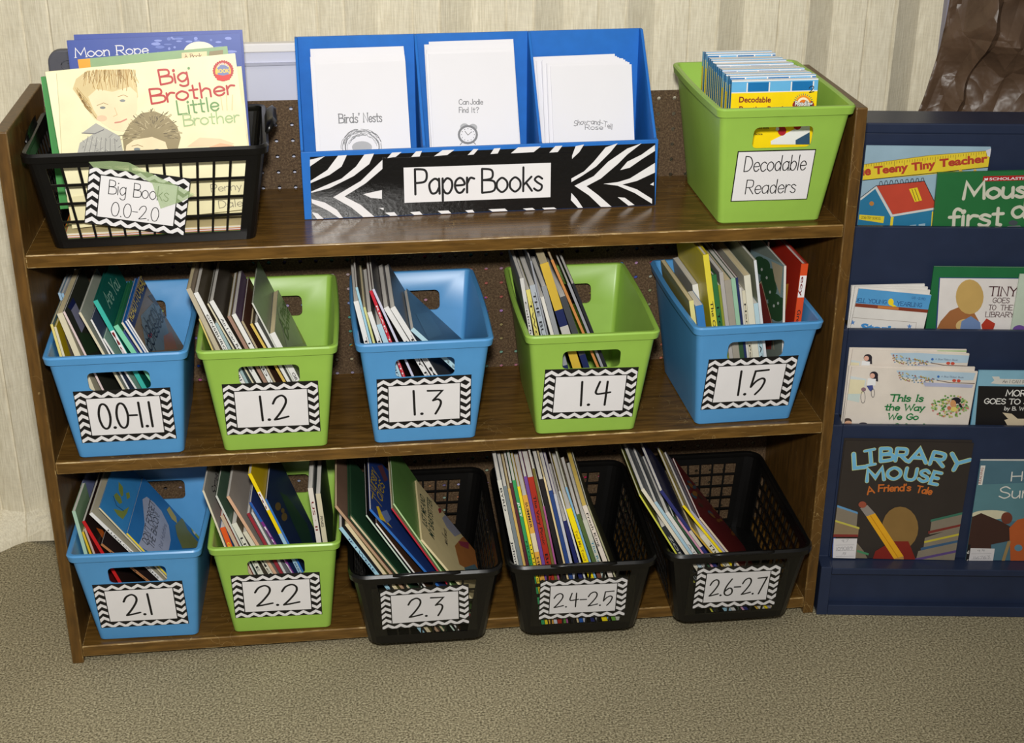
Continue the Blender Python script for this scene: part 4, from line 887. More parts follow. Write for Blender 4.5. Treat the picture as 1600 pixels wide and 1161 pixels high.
fill('00', BINS['00'], 'blue 0.0-1.1 bin', .0185, Z00, [
 (100, 375, 175, 560, 26, 'leftmost pale blue thin book, back row', c_(160, 190, 214), c_(120, 150, 170), dict(y=.117, row=1, w=.085)),
 (138, 380, 215, 560, 26, 'second pale blue thin book, back row', c_(150, 184, 210), c_(196, 200, 206), dict(y=.117, row=1, w=.085)),
 (192, 385, 262, 560, 30, 'red and white spined book, back row', c_(208, 84, 60), c_(176, 172, 160), dict(y=.117, row=1, w=.085, spine=[('box', .5, .8, WHITE)])),
 (25, 690, 140, 1000, 26, 'thin cream spined book at the far left', c_(226, 208, 124), c_(70, 108, 120), dict(pages=PAGEC, w=.095)),
 (85, 715, 172, 1000, 24, 'yellow covered book second from the left', csp, c_(196, 172, 26), dict(front=f_yellow, pages=PAGEC, w=.095)),
 (185, 580, 362, 1000, 60, 'thick book with a plain cream spine', csp, csp, dict(pages=PAGEC)),
 (245, 560, 462, 995, 22, 'dark green book with a pale pink spine', c_(222, 200, 196), c_(52, 54, 44), dict(front=f_dark)),
 (402, 570, 640, 985, 26, 'pale grey green book with brown leaf strokes', csp, c_(170, 176, 160), dict(front=f_leaf)),
 (520, 640, 700, 985, 18, 'thin white spined navy book', wsp, c_(72, 84, 110), dict()),
 (645, 830, 745, 985, 20, 'short pale green book with a white spine', wsp, c_(150, 190, 172), dict()),
 (548, 455, 800, 985, 48, 'teal book with a white spine label', c_(60, 176, 160), c_(18, 98, 86), dict(hard=True, front=f_are, lab=(.62, .8, 'Mo'))),
 (690, 710, 885, 980, 56, 'mint green spined book', c_(126, 206, 168), c_(44, 120, 80), dict(hard=True)),
 (800, 760, 945, 975, 18, 'thin navy book right of the mint one', c_(60, 74, 128), c_(50, 60, 110), dict()),
 (828, 670, 985, 972, 22, 'bright blue thin book with splayed pages', c_(220, 214, 196), c_(40, 112, 190), dict(pages=PAGEC)),
 (868, 655, 1030, 970, 15, 'second bright blue thin book', c_(214, 218, 226), c_(36, 104, 186), dict()),
 (885, 640, 1058, 968, 16, 'brown grey book with a navy band', wsp, c_(140, 118, 90), dict(front=f_johnny, w=.178)),
])
# --- bin 1.2
Z12 = zoom(260, 400, 1161/160); Z12b = zoom(390, 410, 1238/160)
def f_show(S, Z):
    S.ppoly([(240, 560), (330, 430), (560, 980), (360, 1030)], c_(150, 152, 140), Z); S.ppoly([(480, 560), (560, 600), (740, 960), (560, 990), (470, 780)], c_(150, 146, 84), Z); S.step()
    S.ptext('A Place', (318, 830), (345, 520), 50, c_(26, 56, 36), Z, font=.03); S.ptext('Down', (372, 950), (392, 590), 50, c_(26, 56, 36), Z, font=.03)
fill('12', BINS['12'], 'green 1.2 bin', .0185, Z12, [
 (255, 725, 425, 1060, 14, 'short yellowish book at the far left', c_(212, 194, 116), csp, dict(pages=PAGEC)),
 (78, 385, 462, 1060, 56, 'book with a scuffed tan spine', c_(188, 176, 152), c_(150, 132, 110), dict(pages=PAGEC)),
 (190, 430, 562, 1058, 58, 'white spined book with small serif capitals', wsp, c_(84, 74, 56), dict(spine=[('t', .86, .42, 'GINSBURG · TAFURI', ink), ('t', .3, .2, 'A', ink)])),
 (470, 770, 630, 1055, 34, 'short pale teal book', c_(158, 180, 182), c_(110, 130, 130), dict()),
 (440, 545, 735, 1050, 18, 'thin grey cream edged book', csp, c_(120, 116, 104), dict()),
 (485, 520, 795, 1050, 58, 'white spined book reading A Kiss', wsp, c_(70, 62, 52), dict(spine=[('t', .88, .5, 'An I Can Read Book', ink), ('t', .38, .08, 'A Kiss for', ink)])),
 (690, 690, 880, 1045, 42, 'book with a brownish pink spine', c_(160, 126, 110), c_(150, 132, 90), dict()),
 (740, 670, 940, 1045, 54, 'white spined book reading I READ YOU', wsp, c_(100, 80, 104), dict(spine=[('t', .78, .3, 'I READ YOU', ink)])),
 (850, 745, 1005, 1040, 24, 'thin tan book', c_(176, 160, 130), c_(92, 60, 46), dict()),
 (948, 775, 1100, 1040, 32, 'book with an ochre yellow spine', c_(214, 182, 92), c_(110, 96, 70), dict(pages=PAGEC)),
 (1000, 765, 1150, 1035, 40, 'book with a blank white spine', wsp, c_(150, 150, 140), dict()),
 (25, 495, 210, 1035, 14, 'tall glossy grey green book without title', c_(206, 206, 196), c_(128, 138, 118), dict(Z=Z12b, w=.2)),  # cover's grey green is the green bin's reflection, put into the colour
 (150, 870, 245, 1035, 76, 'rightmost book, glossy grey cover with dark green lettering', wsp, c_(140, 140, 126), dict(Z=Z12b, front=f_show, w=.17, spine=[('t', .6, .2, 'OR DEAR DEAR', ink)], pages=PAGEC)),
])
# --- bin 1.3
Z13 = zoom(530, 400, 1039/170)
def f_cow(S, Z): S.ppoly([(640, 560), (760, 540), (900, 760), (760, 800)], c_(88, 124, 150), Z)
fill('13', BINS['13'], 'blue 1.3 bin', .0185, Z13, [
 (62, 440, 185, 830, 48, 'leftmost white spined book', wsp, c_(96, 92, 90), dict(spine=[('t', .74, .12, 'TOM THUMB', ink)])),
 (95, 305, 235, 830, 22, 'tall book with a light blue spine', c_(158, 200, 216), c_(86, 80, 76), dict()),
 (148, 495, 262, 830, 22, 'thin pale yellow green book', c_(210, 210, 140), c_(176, 170, 140), dict(pages=PAGEC)),
 (180, 545, 298, 830, 44, 'white spined book reading THE THREE', wsp, c_(116, 112, 108), dict(spine=[('t', .8, .1, 'THE THREE G', ink)])),
 (270, 665, 345, 825, 52, 'short pale blue book with a script title', c_(176, 206, 218), c_(140, 150, 150), dict(spine=[('t', .7, .3, 'Corduroy', c_(40, 70, 100))])),
 (195, 340, 415, 822, 30, 'book with a bright red spine', c_(196, 44, 58), c_(80, 40, 40), dict(spine=[('t', .9, .3, 'READ TOGETHER', WHITE)])),
 (235, 325, 490, 820, 24, 'thin lavender white book', c_(206, 204, 222), c_(60, 50, 50), dict()),
 (345, 505, 555, 815, 56, 'white spined book reading CITY FUN', wsp, c_(110, 104, 102), dict(spine=[('t', .74, .3, 'CITY FUN', ink)])),
 (420, 505, 632, 815, 58, 'white spined book reading THE MAGIC', wsp, c_(96, 100, 106), dict(spine=[('t', .78, .16, 'THE MAGIC', ink)])),
 (590, 715, 705, 810, 60, 'rightmost book, pale blue spine and glossy blue grey cover', c_(180, 214, 224), c_(80, 112, 138), dict(front=f_cow, w=.16, spine=[('t', .8, .55, 'Cow', ink), ('t', .45, .1, 'S. WHEEL', ink)])),  # blue grey cover tone paints in the reflection of the blue bin
])
# --- bin 1.4
Z14 = zoom(780, 395, 1100/180); nb_ = c_(34, 42, 86)
band = lambda lo, hi, *r: [('box', lo, hi, nb_)]+list(r)
fill('14', BINS['14'], 'green 1.4 bin', .0185, Z14, [
 (110, 250, 232, 775, 36, 'whitish spine with a navy band, leftmost', c_(206, 204, 200), c_(120, 120, 118), dict(spine=band(.4, .56, ('t', .85, .6, 'Colorful', ink)))),
 (170, 360, 280, 775, 40, 'pale yellow spine with a navy band', c_(216, 204, 112), c_(150, 140, 80), dict(spine=band(.38, .56, ('t', .92, .62, 'TWO', ink)))),
 (200, 318, 335, 775, 54, 'light grey spine with a navy band', c_(172, 178, 186), c_(110, 116, 120), dict(spine=band(.38, .52, ('t', .95, .6, 'THE BUS', ink)))),
 (220, 52, 392, 775, 16, 'very tall thin grey book', c_(150, 152, 160), c_(96, 98, 104), dict()),
 (305, 425, 425, 775, 34, 'book showing fanned white pages', WHITE, c_(218, 216, 210), dict(open=True, pages=PAGES)),
 (330, 330, 470, 775, 48, 'grey spine with a navy foot', c_(146, 148, 152), c_(92, 96, 100), dict(spine=band(.3, .44))),
 (322, 115, 560, 775, 84, 'thick mustard yellow book with a navy and white band', c_(206, 172, 62), c_(56, 56, 50), dict(pages=PAGEC, spine=band(.62, .72, ('box', .5, .62, c_(190, 186, 180))))),
 (560, 430, 680, 772, 62, 'dark grey book with a navy band', c_(70, 72, 76), c_(60, 62, 62), dict(spine=band(.4, .55))),
 (436, 38, 770, 770, 26, 'tall thin tan orange book', c_(196, 132, 74), c_(104, 60, 34), dict(pages=PAGEC)),
 (650, 295, 838, 768, 26, 'grey edged booklet with a black cover', c_(150, 150, 156), c_(26, 26, 30), dict()),
 (690, 300, 872, 766, 30, 'rightmost booklet, black cover', c_(40, 40, 46), c_(24, 24, 28), dict(w=.15)),
])
# --- bin 1.5
Z15 = zoom(1000, 375, 1039/170); Z15b = zoom(1130, 365, 987/170)
def b_barn(S, Z):
    S.ppoly([(150, 100), (570, 290), (540, 800), (300, 800), (290, 240)], c_(150, 176, 180), Z); S.step()
    for x, y, r in ((360, 300, 70), (420, 400, 80), (400, 500, 90), (470, 610, 60), (330, 260, 50), (500, 720, 70), (440, 700, 70), (520, 620, 40)): S.pell(x, y, r, r*1.1, c_(54, 92, 58), Z)
    S.ppoly([(440, 250), (545, 300), (520, 560), (470, 420)], c_(206, 190, 158), Z); S.step(); S.ppoly([(300, 520), (350, 435), (450, 800), (440, 1050), (300, 1050)], c_(150, 58, 54), Z); S.step()
    S.pline([(298, 500), (350, 436), (445, 800), (465, 1050)], .0022, c_(226, 206, 170), Z); S.ppoly([(310, 590), (355, 640), (322, 770), (300, 730)], c_(60, 62, 70), Z)
    for x, y in ((355, 325), (400, 400), (430, 530), (465, 655), (503, 632)): S.pell(x, y, 9, 14, c_(216, 220, 214), Z)
def b_red(S, Z): S.ppoly([(555, 460), (595, 455), (570, 690), (545, 690)], c_(226, 160, 60), Z)
fill('15', BINS['15'], 'blue 1.5 bin', .0185, Z15, [
 (332, 592, 385, 800, 44, 'short pale yellow book at the far left', c_(222, 212, 140), c_(150, 140, 80), dict(pages=PAGEC)),
 (405, 640, 428, 810, 76, 'short plain blue book', c_(60, 124, 186), c_(60, 124, 186), dict(w=.06, y=.014)),
 (408, 435, 455, 812, 54, 'white spined book reading LITTLE', wsp, c_(170, 168, 160), dict(y=.076, w=.13, spine=[('t', .66, .3, 'LITTLE', ink)])),
 (482, 152, 545, 815, 54, 'tall bright yellow book reading The One in the Middle', c_(224, 208, 66), c_(216, 196, 40), dict(hard=True, spine=[('t', .72, .02, 'The One in the Middle Is the', ink)])),
 (562, 345, 608, 810, 46, 'green spined book reading I TOOK MY FROG', c_(52, 112, 62), c_(40, 88, 52), dict(hard=True, spine=[('t', .78, .1, 'I TOOK MY FROG', k1)])),
 (622, 440, 655, 810, 22, 'thin olive green book', c_(138, 146, 52), c_(120, 130, 50), dict()),
 (650, 318, 682, 808, 36, 'book with a grey spine', c_(176, 170, 164), c_(140, 136, 130), dict()),
 (700, 395, 722, 806, 62, 'thick pale grey brown book', c_(160, 152, 138), c_(140, 134, 120), dict(pages=PAGEC)),
 (812, 372, 828, 800, 40, 'mint spined book with red lettering', c_(150, 190, 160), c_(64, 104, 76), dict(spine=[('box', .3, .62, c_(54, 84, 56)), ('t', .3, .1, 'Rosie', c_(170, 40, 40))])),
 (865, 365, 876, 800, 22, 'thin navy spined book', c_(40, 50, 92), c_(100, 40, 50), dict()),
 (905, 460, 912, 800, 18, 'thin white speckled book', c_(210, 206, 196), c_(160, 156, 140), dict()),
 (930, 490, 940, 800, 30, 'cream spined book with tiny lettering', c_(214, 206, 180), c_(190, 184, 160), dict(spine=[('t', .9, .3, 'Henny Penny', ink)])),
 (970, 345, 976, 800, 60, 'thick white spined book', c_(220, 216, 196), c_(200, 198, 180), dict(pages=PAGEC)),
 (230, 640, 234, 800, 40, 'pale blue spined book reading CATS', c_(180, 206, 214), c_(150, 170, 170), dict(Z=Z15b, spine=[('t', .7, .2, 'CATS IN A', ink)])),
 (275, 245, 282, 800, 24, 'tall white spined book', c_(216, 218, 220), c_(140, 146, 124), dict(Z=Z15b)),
 (405, 78, 396, 800, 14, 'teal covered book behind the barn picture', c_(206, 206, 196), c_(66, 130, 130), dict(Z=Z15b, y=.12, row=1, w=.09)),
 (552, 295, 540, 790, 20, 'picture book with a painted red barn', c_(220, 214, 206), c_(140, 150, 140), dict(Z=Z15b, back=b_barn, w=.17, frontcol=1)),
 (710, 275, 612, 790, 62, 'thick orange red book with a white spine label, rightmost', c_(214, 76, 34), c_(170, 40, 24), dict(Z=Z15b, hard=True, back=b_red, w=.18, lab=(.6, .86, 'ecy'), spine=[('t', .45, .2, 'Green', ink)])),
])
# --- bin 2.1
Z21 = zoom(100, 720, 1405/230)
def f_plants(S, Z):
    for p in ([(475, 330), (500, 305), (540, 350), (555, 400), (530, 415), (490, 370)], [(520, 200), (560, 250), (565, 330), (545, 345), (520, 280)], [(470, 460), (560, 480), (620, 440), (600, 500), (560, 560), (510, 520)], [(590, 310), (620, 300), (630, 350), (600, 370)]): S.ppoly(p, c_(128, 142, 66), Z)
    S.pline([(470, 340), (500, 430), (570, 480)], .0012, ink, Z)
def f_bacon(S, Z):
    S.ppoly([(720, 370), (760, 345), (830, 400), (900, 480), (970, 620), (990, 760), (970, 860), (780, 872), (680, 810), (720, 720), (740, 600)], c_(170, 176, 196), Z); S.step()
    S.ptext("DON'T FORGET", (765, 810), (838, 420), 40, ink, Z, pen=.12); S.ptext('THE BACON!', (825, 850), (880, 530), 40, ink, Z, pen=.12); S.ptext('Pat Hutchins', (905, 850), (948, 620), 26, c_(70, 80, 110), Z, pen=.1)
    S.ppoly([(950, 470), (975, 440), (1040, 540), (1050, 600), (1000, 560)], c_(190, 170, 70), Z); S.ppoly([(1030, 620), (1100, 540), (1150, 660), (1250, 780), (1270, 830), (1100, 840), (1050, 720)], c_(116, 120, 62), Z); S.ppoly([(1150, 580), (1180, 575), (1300, 720), (1290, 790), (1200, 690)], c_(160, 176, 72), Z); S.step(); S.ppoly([(1200, 680), (1225, 640), (1255, 665), (1215, 710)], c_(210, 210, 206), Z)
fill('21', BINS['21'], 'blue 2.1 bin', .0185, Z21, [
 (140, 245, 215, 400, 14, 'thin lavender book in the back row', c_(206, 208, 224), c_(120, 130, 170), dict(y=.113, row=1, w=.08)),
 (42, 485, 168, 885, 34, 'mint spined book at the far left', c_(172, 202, 178), c_(128, 160, 122), dict(w=.09)),
 (120, 685, 200, 880, 20, 'yellow spined book with an olive cover', c_(226, 190, 50), c_(150, 134, 24), dict(pages=PAGEC, w=.09)),
 (190, 655, 275, 880, 20, 'short maroon book', c_(196, 170, 160), c_(116, 32, 34), dict(w=.09)),
 (165, 582, 345, 880, 34, 'book with a red spine and black cover', c_(196, 34, 34), c_(40, 26, 22), dict(front=lambda S, Z: S.ppoly([(300, 640), (360, 660), (420, 760), (360, 740)], c_(196, 96, 30), Z))),
 (300, 805, 400, 880, 32, 'short brown spined book by the red one', c_(176, 120, 76), c_(40, 30, 30), dict(spine=[('t', .9, .5, 'KATY', ink)])),
 (240, 510, 556, 875, 40, 'wide white spined book left of the leafy blue cover', wsp, c_(186, 176, 150), dict(spine=[('t', .84, .36, 'LUDLOW LAUGHS', ink)])),
 (330, 455, 596, 872, 16, 'book with a cream spine and blue leafy cover', c_(212, 200, 164), c_(58, 136, 196), dict(front=f_plants, pages=PAGEC, w=.2)),
 (565, 700, 672, 872, 18, 'blue picture book with a pale speech balloon, rightmost', c_(228, 206, 70), c_(44, 116, 180), dict(front=f_bacon, w=.2, pages=PAGEC)),
])
# --- bin 2.2
Z22 = zoom(270, 720, 1032/160); Z22b = zoom(380, 710, 978/160)
def f_someone(S, Z): S.ptext('Someone', (222, 390), (262, 60), 62, ink, Z, pen=.1); S.ptext('and the', (318, 560), (362, 160), 62, ink, Z, pen=.1)
def f_gold(S, Z):
    for x, y, r in ((285, 500, 40), (345, 600, 40), (330, 540, 24)): S.pell(x, y, r*.7, r, c_(120, 98, 54), Z)
    S.ppoly([(300, 360), (370, 400), (560, 660), (620, 840), (520, 860), (420, 640)], c_(36, 70, 56), Z)
fill('22', BINS['22'], 'green 2.2 bin', .0185, Z22, [
 (92, 312, 395, 865, 20, 'white edged book with a black script title', c_(222, 212, 186), c_(176, 172, 162), dict(front=f_someone, w=.2, pages=PAGES)),
 (335, 685, 430, 865, 56, 'short book with an orange red spine', c_(226, 92, 40), c_(62, 110, 176), dict(spine=[('t', .85, .4, 'Good Morning', c_(240, 214, 60))])),
 (425, 560, 590, 865, 38, 'red covered book with a purple oval', c_(200, 176, 150), c_(186, 52, 36), dict(front=lambda S, Z: S.pell(480, 655, 30, 55, c_(76, 40, 96), Z, -.5))),
 (370, 358, 635, 865, 20, 'tall thin grey green book', c_(206, 208, 200), c_(84, 110, 90), dict(w=.2)),
 (565, 640, 690, 865, 58, 'white spined book with large spaced capitals', c_(222, 220, 204), c_(120, 110, 90), dict(spine=[('t', .86, .2, 'LITTLE BEAR', ink)])),
 (705, 725, 790, 862, 48, 'short cream spined book', c_(218, 212, 192), c_(150, 136, 110), dict(spine=[('t', .7, .2, 'McPHAIL', ink)])),
 (540, 365, 845, 862, 34, 'tall thin cream and peach book', c_(216, 172, 140), c_(170, 160, 150), dict(w=.2)),
 (745, 535, 915, 860, 34, 'book with a dark red spine', c_(150, 46, 58), c_(150, 150, 150), dict()),
 (790, 525, 965, 860, 24, 'thin pale grey book', c_(206, 206, 204), c_(180, 180, 184), dict()),
 (55, 462, 300, 870, 26, 'purple spined book with a blue top', c_(126, 50, 134), c_(40, 60, 120), dict(Z=Z22b, spine=[('box', .84, 1, c_(40, 92, 170)), ('t', .8, .4, 'Frog', WHITE)])),
 (45, 190, 330, 870, 34, 'tall book with a yellow spine and a white label', c_(240, 210, 20), c_(216, 182, 24), dict(Z=Z22b, lab=(.76, .88, 'm'), spine=[('box', 0, .6, c_(160, 196, 220)), ('t', .4, .2, 'BERENSTEIN', ink)])),
 (160, 432, 385, 868, 20, 'large dark blue glossy book', c_(52, 110, 186), c_(30, 46, 84), dict(Z=Z22b, front=f_gold, w=.2)),
 (617, 325, 655, 850, 46, 'white spined book with red lettering standing upright', c_(222, 214, 204), c_(130, 134, 130), dict(Z=Z22b, spine=[('t', .88, .62, 'US · II', c_(120, 40, 40)), ('t', .3, .1, 'Arctic', c_(170, 50, 50))])),
 (692, 378, 722, 845, 46, 'cream spined book standing upright, rightmost', c_(208, 198, 170), c_(50, 66, 56), dict(Z=Z22b, spine=[('t', .72, .58, 'PINES', ink)])),
])
# --- basket 2.3
Z23 = zoom(510, 710, 1493/270)
def f_new(S, Z):
    S.ptext('Nursery', (420, 360), (436, 165), 50, c_(190, 160, 40), Z, pen=.1); S.ptext('Tales', (470, 480), (500, 270), 50, c_(190, 160, 40), Z, pen=.1); S.ppoly([(430, 450), (450, 450), (490, 540), (550, 560), (530, 590), (570, 640), (500, 580), (460, 560)], c_(232, 196, 40), Z); S.ppoly([(440, 100), (480, 90), (530, 220), (500, 240)], c_(100, 60, 70), Z); S.ppoly([(470, 500), (520, 480), (560, 560), (520, 600)], c_(110, 130, 180), Z)
def f_sitter(S, Z):
    S.ppoly([(655, 190), (690, 220), (735, 340), (700, 310)], c_(40, 92, 70), Z); S.ptext('JUST ME AND', (705, 660), (680, 390), 40, c_(50, 70, 56), Z, font=.02); S.ptext('MY BABYSITTER', (765, 750), (742, 420), 40, c_(50, 70, 56), Z, font=.02); S.ptext('BY', (850, 720), (846, 700), 22, ink, Z, font=0); S.ptext('MERCER MAYER', (880, 800), (868, 670), 22, ink, Z, font=.01)
    S.ppoly([(940, 800), (1000, 730), (1080, 690), (1180, 780), (1220, 950), (1210, 1030), (1100, 1030), (980, 960)], c_(164, 104, 54), Z); S.ppoly([(830, 560), (880, 510), (1000, 600), (1020, 680), (940, 720), (870, 640)], c_(150, 150, 164), Z); S.step()
    S.ppoly([(970, 760), (1060, 770), (1060, 830), (990, 800)], c_(140, 54, 70), Z); S.ppoly([(1090, 650), (1130, 670), (1200, 790), (1170, 830), (1110, 740)], c_(196, 190, 150), Z); S.ppoly([(1020, 990), (1110, 960), (1160, 1030), (1040, 1030)], c_(86, 112, 120), Z); S.ppoly([(1180, 830), (1230, 850), (1240, 910), (1200, 910)], c_(200, 204, 214), Z); S.ppoly([(795, 480), (820, 470), (825, 510), (805, 520)], c_(150, 50, 50), Z)
fill('23', BK['23'], 'black 2.3 basket', .008, Z23, [
 (108, 640, 445, 1070, 36, 'leftmost book, pale blue spine reading ANT', c_(158, 200, 216), c_(60, 60, 60), dict(spine=[('t', .9, .3, 'IF I WERE AN ANT', c_(40, 60, 100)), ('box', .08, .22, c_(40, 44, 96))], w=.2)),
 (160, 610, 505, 1060, 34, 'book with a ragged cream spine', c_(216, 200, 162), c_(126, 120, 60), dict(pages=PAGEC)),
 (48, 455, 550, 1055, 26, 'thick tan spined book', c_(178, 146, 116), c_(120, 92, 76), dict(pages=PAGEC, w=.2)),
 (185, 545, 600, 1050, 46, 'thick dark green hardback, page edges forward', c_(44, 84, 54), c_(36, 70, 46), dict(hard=True, open=True, ins=.004, pages=PM((206, 190, 156), .8, .1, 14, 0, .2), board=None)),
 (340, 530, 735, 1048, 14, 'pale mint thin book', c_(196, 214, 196), c_(28, 26, 28), dict()),
 (425, 600, 770, 1048, 14, 'thin white spined book with a brown cover', c_(226, 222, 216), c_(84, 56, 38), dict()),
 (370, 482, 870, 1045, 24, 'blue book with yellow hand lettering', c_(46, 104, 180), c_(34, 60, 124), dict(front=f_new, w=.2)),
 (560, 470, 890, 1042, 10, 'thin book with a red spine', c_(186, 40, 60), c_(176, 160, 120), dict()),
 (575, 430, 905, 1040, 11, 'tall light green book behind the cream one', c_(176, 206, 150), c_(92, 132, 66), dict(w=.21)),
 (645, 752, 950, 1036, 24, 'cream paperback with a brown painted picture, rightmost', c_(224, 208, 164), c_(214, 196, 146), dict(front=f_sitter, w=.19, pages=PAGEC)),
])
# --- basket 2.4-2.5
Z24 = zoom(740, 695, 871/150); Z24b = zoom(850, 695, 871/150)
fill('24', BK['24'], 'black 2.4-2.5 basket', .008, Z24, [
 (78, 332, 285, 1000, 38, 'leftmost book, whitish spine with a black foot', c_(206, 204, 194), c_(120, 122, 124), dict(spine=[('t', .95, .8, 'BYRD', ink), ('t', .6, .14, 'Johnny Lions BC', ink), ('box', 0, .08, BLK)])),
 (150, 385, 338, 1100, 34, 'book with a slate grey spine', c_(118, 128, 132), c_(90, 96, 100), dict()),
 (196, 405, 390, 1105, 22, 'thin gold spined book', c_(204, 170, 96), c_(170, 140, 80), dict(pages=PAGEC)),
 (206, 355, 425, 1105, 26, 'thin maroon spined book', c_(86, 44, 52), c_(60, 40, 50), dict()),
 (222, 332, 455, 1102, 30, 'green spined book reading JUST', c_(58, 152, 92), c_(40, 110, 70), dict(spine=[('t', .86, .76, 'JUST', WHITE, .04), ('t', .6, .3, 'FROG FUN', c_(20, 70, 40))])),
 (275, 388, 490, 1102, 25, 'bright yellow thin book', c_(238, 214, 44), c_(200, 170, 40), dict(spine=[('t', .6, .1, 'LITTLE TREASURY', ink)])),
 (326, 468, 522, 1102, 44, 'orange spined book reading HEALTH', c_(222, 166, 70), c_(190, 130, 50), dict(spine=[('box', .58, .72, c_(222, 206, 170)), ('t', .95, .76, 'SUMMER', ink), ('t', .54, .3, 'HEALTH', ink)])),
 (315, 298, 560, 1100, 30, 'purple spined book', c_(112, 74, 148), c_(80, 50, 110), dict(spine=[('box', 0, .12, c_(206, 206, 214))])),
 (362, 305, 598, 1100, 52, 'book with a wide dark red spine', c_(168, 48, 34), c_(110, 30, 26), dict(spine=[('t', .88, .56, 'The Very Picnic', k1), ('t', .5, .2, 'Bridwell', k1)])),
 (400, 225, 650, 1100, 24, 'olive brown thin book', c_(112, 104, 52), c_(70, 66, 40), dict(spine=[('box', 0, .08, c_(90, 140, 60))])),
 (540, 565, 690, 1098, 16, 'thin pink spined book', c_(170, 90, 140), c_(60, 40, 50), dict()),
 (482, 322, 725, 1098, 40, 'black spined book', c_(34, 32, 36), c_(28, 28, 32), dict()),
 (512, 302, 768, 1090, 16, 'thin cream book', c_(222, 200, 152), c_(190, 170, 130), dict(pages=PAGEC)),
 (580, 425, 795, 1095, 34, 'dark blue spined book', c_(44, 70, 128), c_(50, 60, 90), dict(spine=[('box', 0, .1, c_(36, 90, 170))])),
 (640, 455, 838, 1095, 24, 'thin white speckled book', c_(196, 196, 202), c_(140, 120, 160), dict()),
 (85, 700, 235, 1100, 36, 'navy spined book', c_(36, 42, 96), c_(40, 44, 84), dict(Z=Z24b)),
 (18, 430, 278, 1100, 16, 'thin white edged book', c_(214, 214, 210), c_(110, 92, 80), dict(Z=Z24b)),
 (105, 592, 318, 1100, 50, 'wide bright yellow spine with brown lettering', c_(246, 222, 22), c_(206, 180, 30), dict(Z=Z24b, spine=[('t', .82, .56, 'Ted My Toad', c_(150, 120, 30)), ('t', .5, .3, 'Miss Greene', c_(150, 120, 30))])),
 (110, 392, 378, 1095, 18, 'light blue tall thin book', c_(130, 176, 206), c_(150, 150, 120), dict(Z=Z24b)),
 (215, 640, 405, 1092, 36, 'green and brown striped spine', c_(84, 106, 58), c_(110, 80, 60), dict(Z=Z24b, spine=[('box', .2, .5, c_(120, 72, 56)), ('box', .02, .16, c_(110, 160, 60))])),
 (310, 690, 455, 1090, 40, 'pale spine with teal lettering', c_(196, 196, 180), c_(130, 130, 100), dict(Z=Z24b, spine=[('t', .8, .2, 'The Reading Mother', c_(40, 120, 150))])),
 (280, 562, 510, 1088, 42, 'white spined book reading Fresh', c_(222, 210, 196), c_(170, 160, 130), dict(Z=Z24b, pages=PM((210, 180, 90), .8, .14, 14, 0, .2), spine=[('t', .94, .66, 'Fresh King', ink), ('t', .4, .1, 'Carol Shields', c_(160, 120, 110))])),
 (340, 560, 568, 1085, 14, 'rightmost book with a glossy olive grey cover', c_(170, 166, 130), c_(96, 94, 66), dict(Z=Z24b, w=.2)),
])
# --- basket 2.6-2.7
Z26 = zoom(950, 690, 1451/250)
def f_red(S, Z):
    r_ = random.Random(6); cs = [c_(140, 84, 34), c_(60, 92, 110), c_(120, 26, 34), c_(150, 100, 40), c_(74, 46, 34)]
    for k in range(40):
        x = r_.uniform(720, 1340); y = 330+(x-720)*.9+r_.uniform(-40, 150); S.pell(x, y, r_.uniform(14, 40), r_.uniform(8, 20), cs[k % 5], Z, .75)
fill('26', BK['26'], 'black 2.6-2.7 basket', .008, Z26, [
 (218, 490, 590, 1035, 16, 'thin lime yellow book at the far left', c_(206, 206, 80), c_(150, 150, 60), dict()),
 (428, 785, 606, 1038, 46, 'short black spined book with white lettering', c_(40, 44, 50), c_(40, 44, 50), dict(spine=[('t', .9, .2, 'ZORA BOOK', c_(170, 170, 160))])),
 (188, 445, 655, 1035, 36, 'tall white edged book, light blue foot', c_(218, 210, 190), c_(120, 124, 128), dict(spine=[('box', 0, .35, c_(150, 190, 206))], w=.2)),
 (320, 560, 690, 1032, 30, 'book with a pale blue spine', c_(166, 196, 210), c_(110, 116, 120), dict(spine=[('t', .5, .1, 'SOLOMON', WHITE)])),
 (440, 655, 726, 1030, 38, 'white spined book with grey lettering', c_(214, 212, 206), c_(120, 122, 120), dict(spine=[('t', .7, .1, 'AT MARY LOW', c_(120, 120, 120))])),
 (490, 690, 770, 1028, 20, 'thin dark green book', c_(56, 86, 62), c_(60, 84, 66), dict()),
 (540, 720, 796, 1026, 20, 'thin pink spined book', c_(206, 150, 172), c_(150, 110, 120), dict()),
 (374, 458, 818, 1022, 34, 'tall navy spined book with a white patch', c_(46, 50, 108), c_(40, 44, 84), dict(w=.2, spine=[('box', .55, .68, c_(206, 196, 180))])),
 (640, 790, 860, 1018, 20, 'short tan thin book', c_(196, 160, 60), c_(176, 160, 110), dict(pages=PAGEC)),
 (755, 870, 885, 1016, 58, 'short cream spined book reading The Giant', c_(220, 212, 186), c_(190, 184, 150), dict(spine=[('t', .9, .25, 'The Giant Jam', ink)])),
 (600, 592, 960, 1012, 26, 'book with a bright yellow spine', c_(240, 214, 30), c_(170, 150, 60), dict(w=.2, front=None)),
 (700, 640, 1000, 1010, 24, 'thin lavender grey book', c_(168, 164, 180), c_(120, 118, 130), dict(w=.2)),
 (825, 695, 1040, 1005, 20, 'rightmost book with a dark red mottled cover', c_(214, 196, 170), c_(106, 26, 30), dict(front=f_red, w=.2)),
])
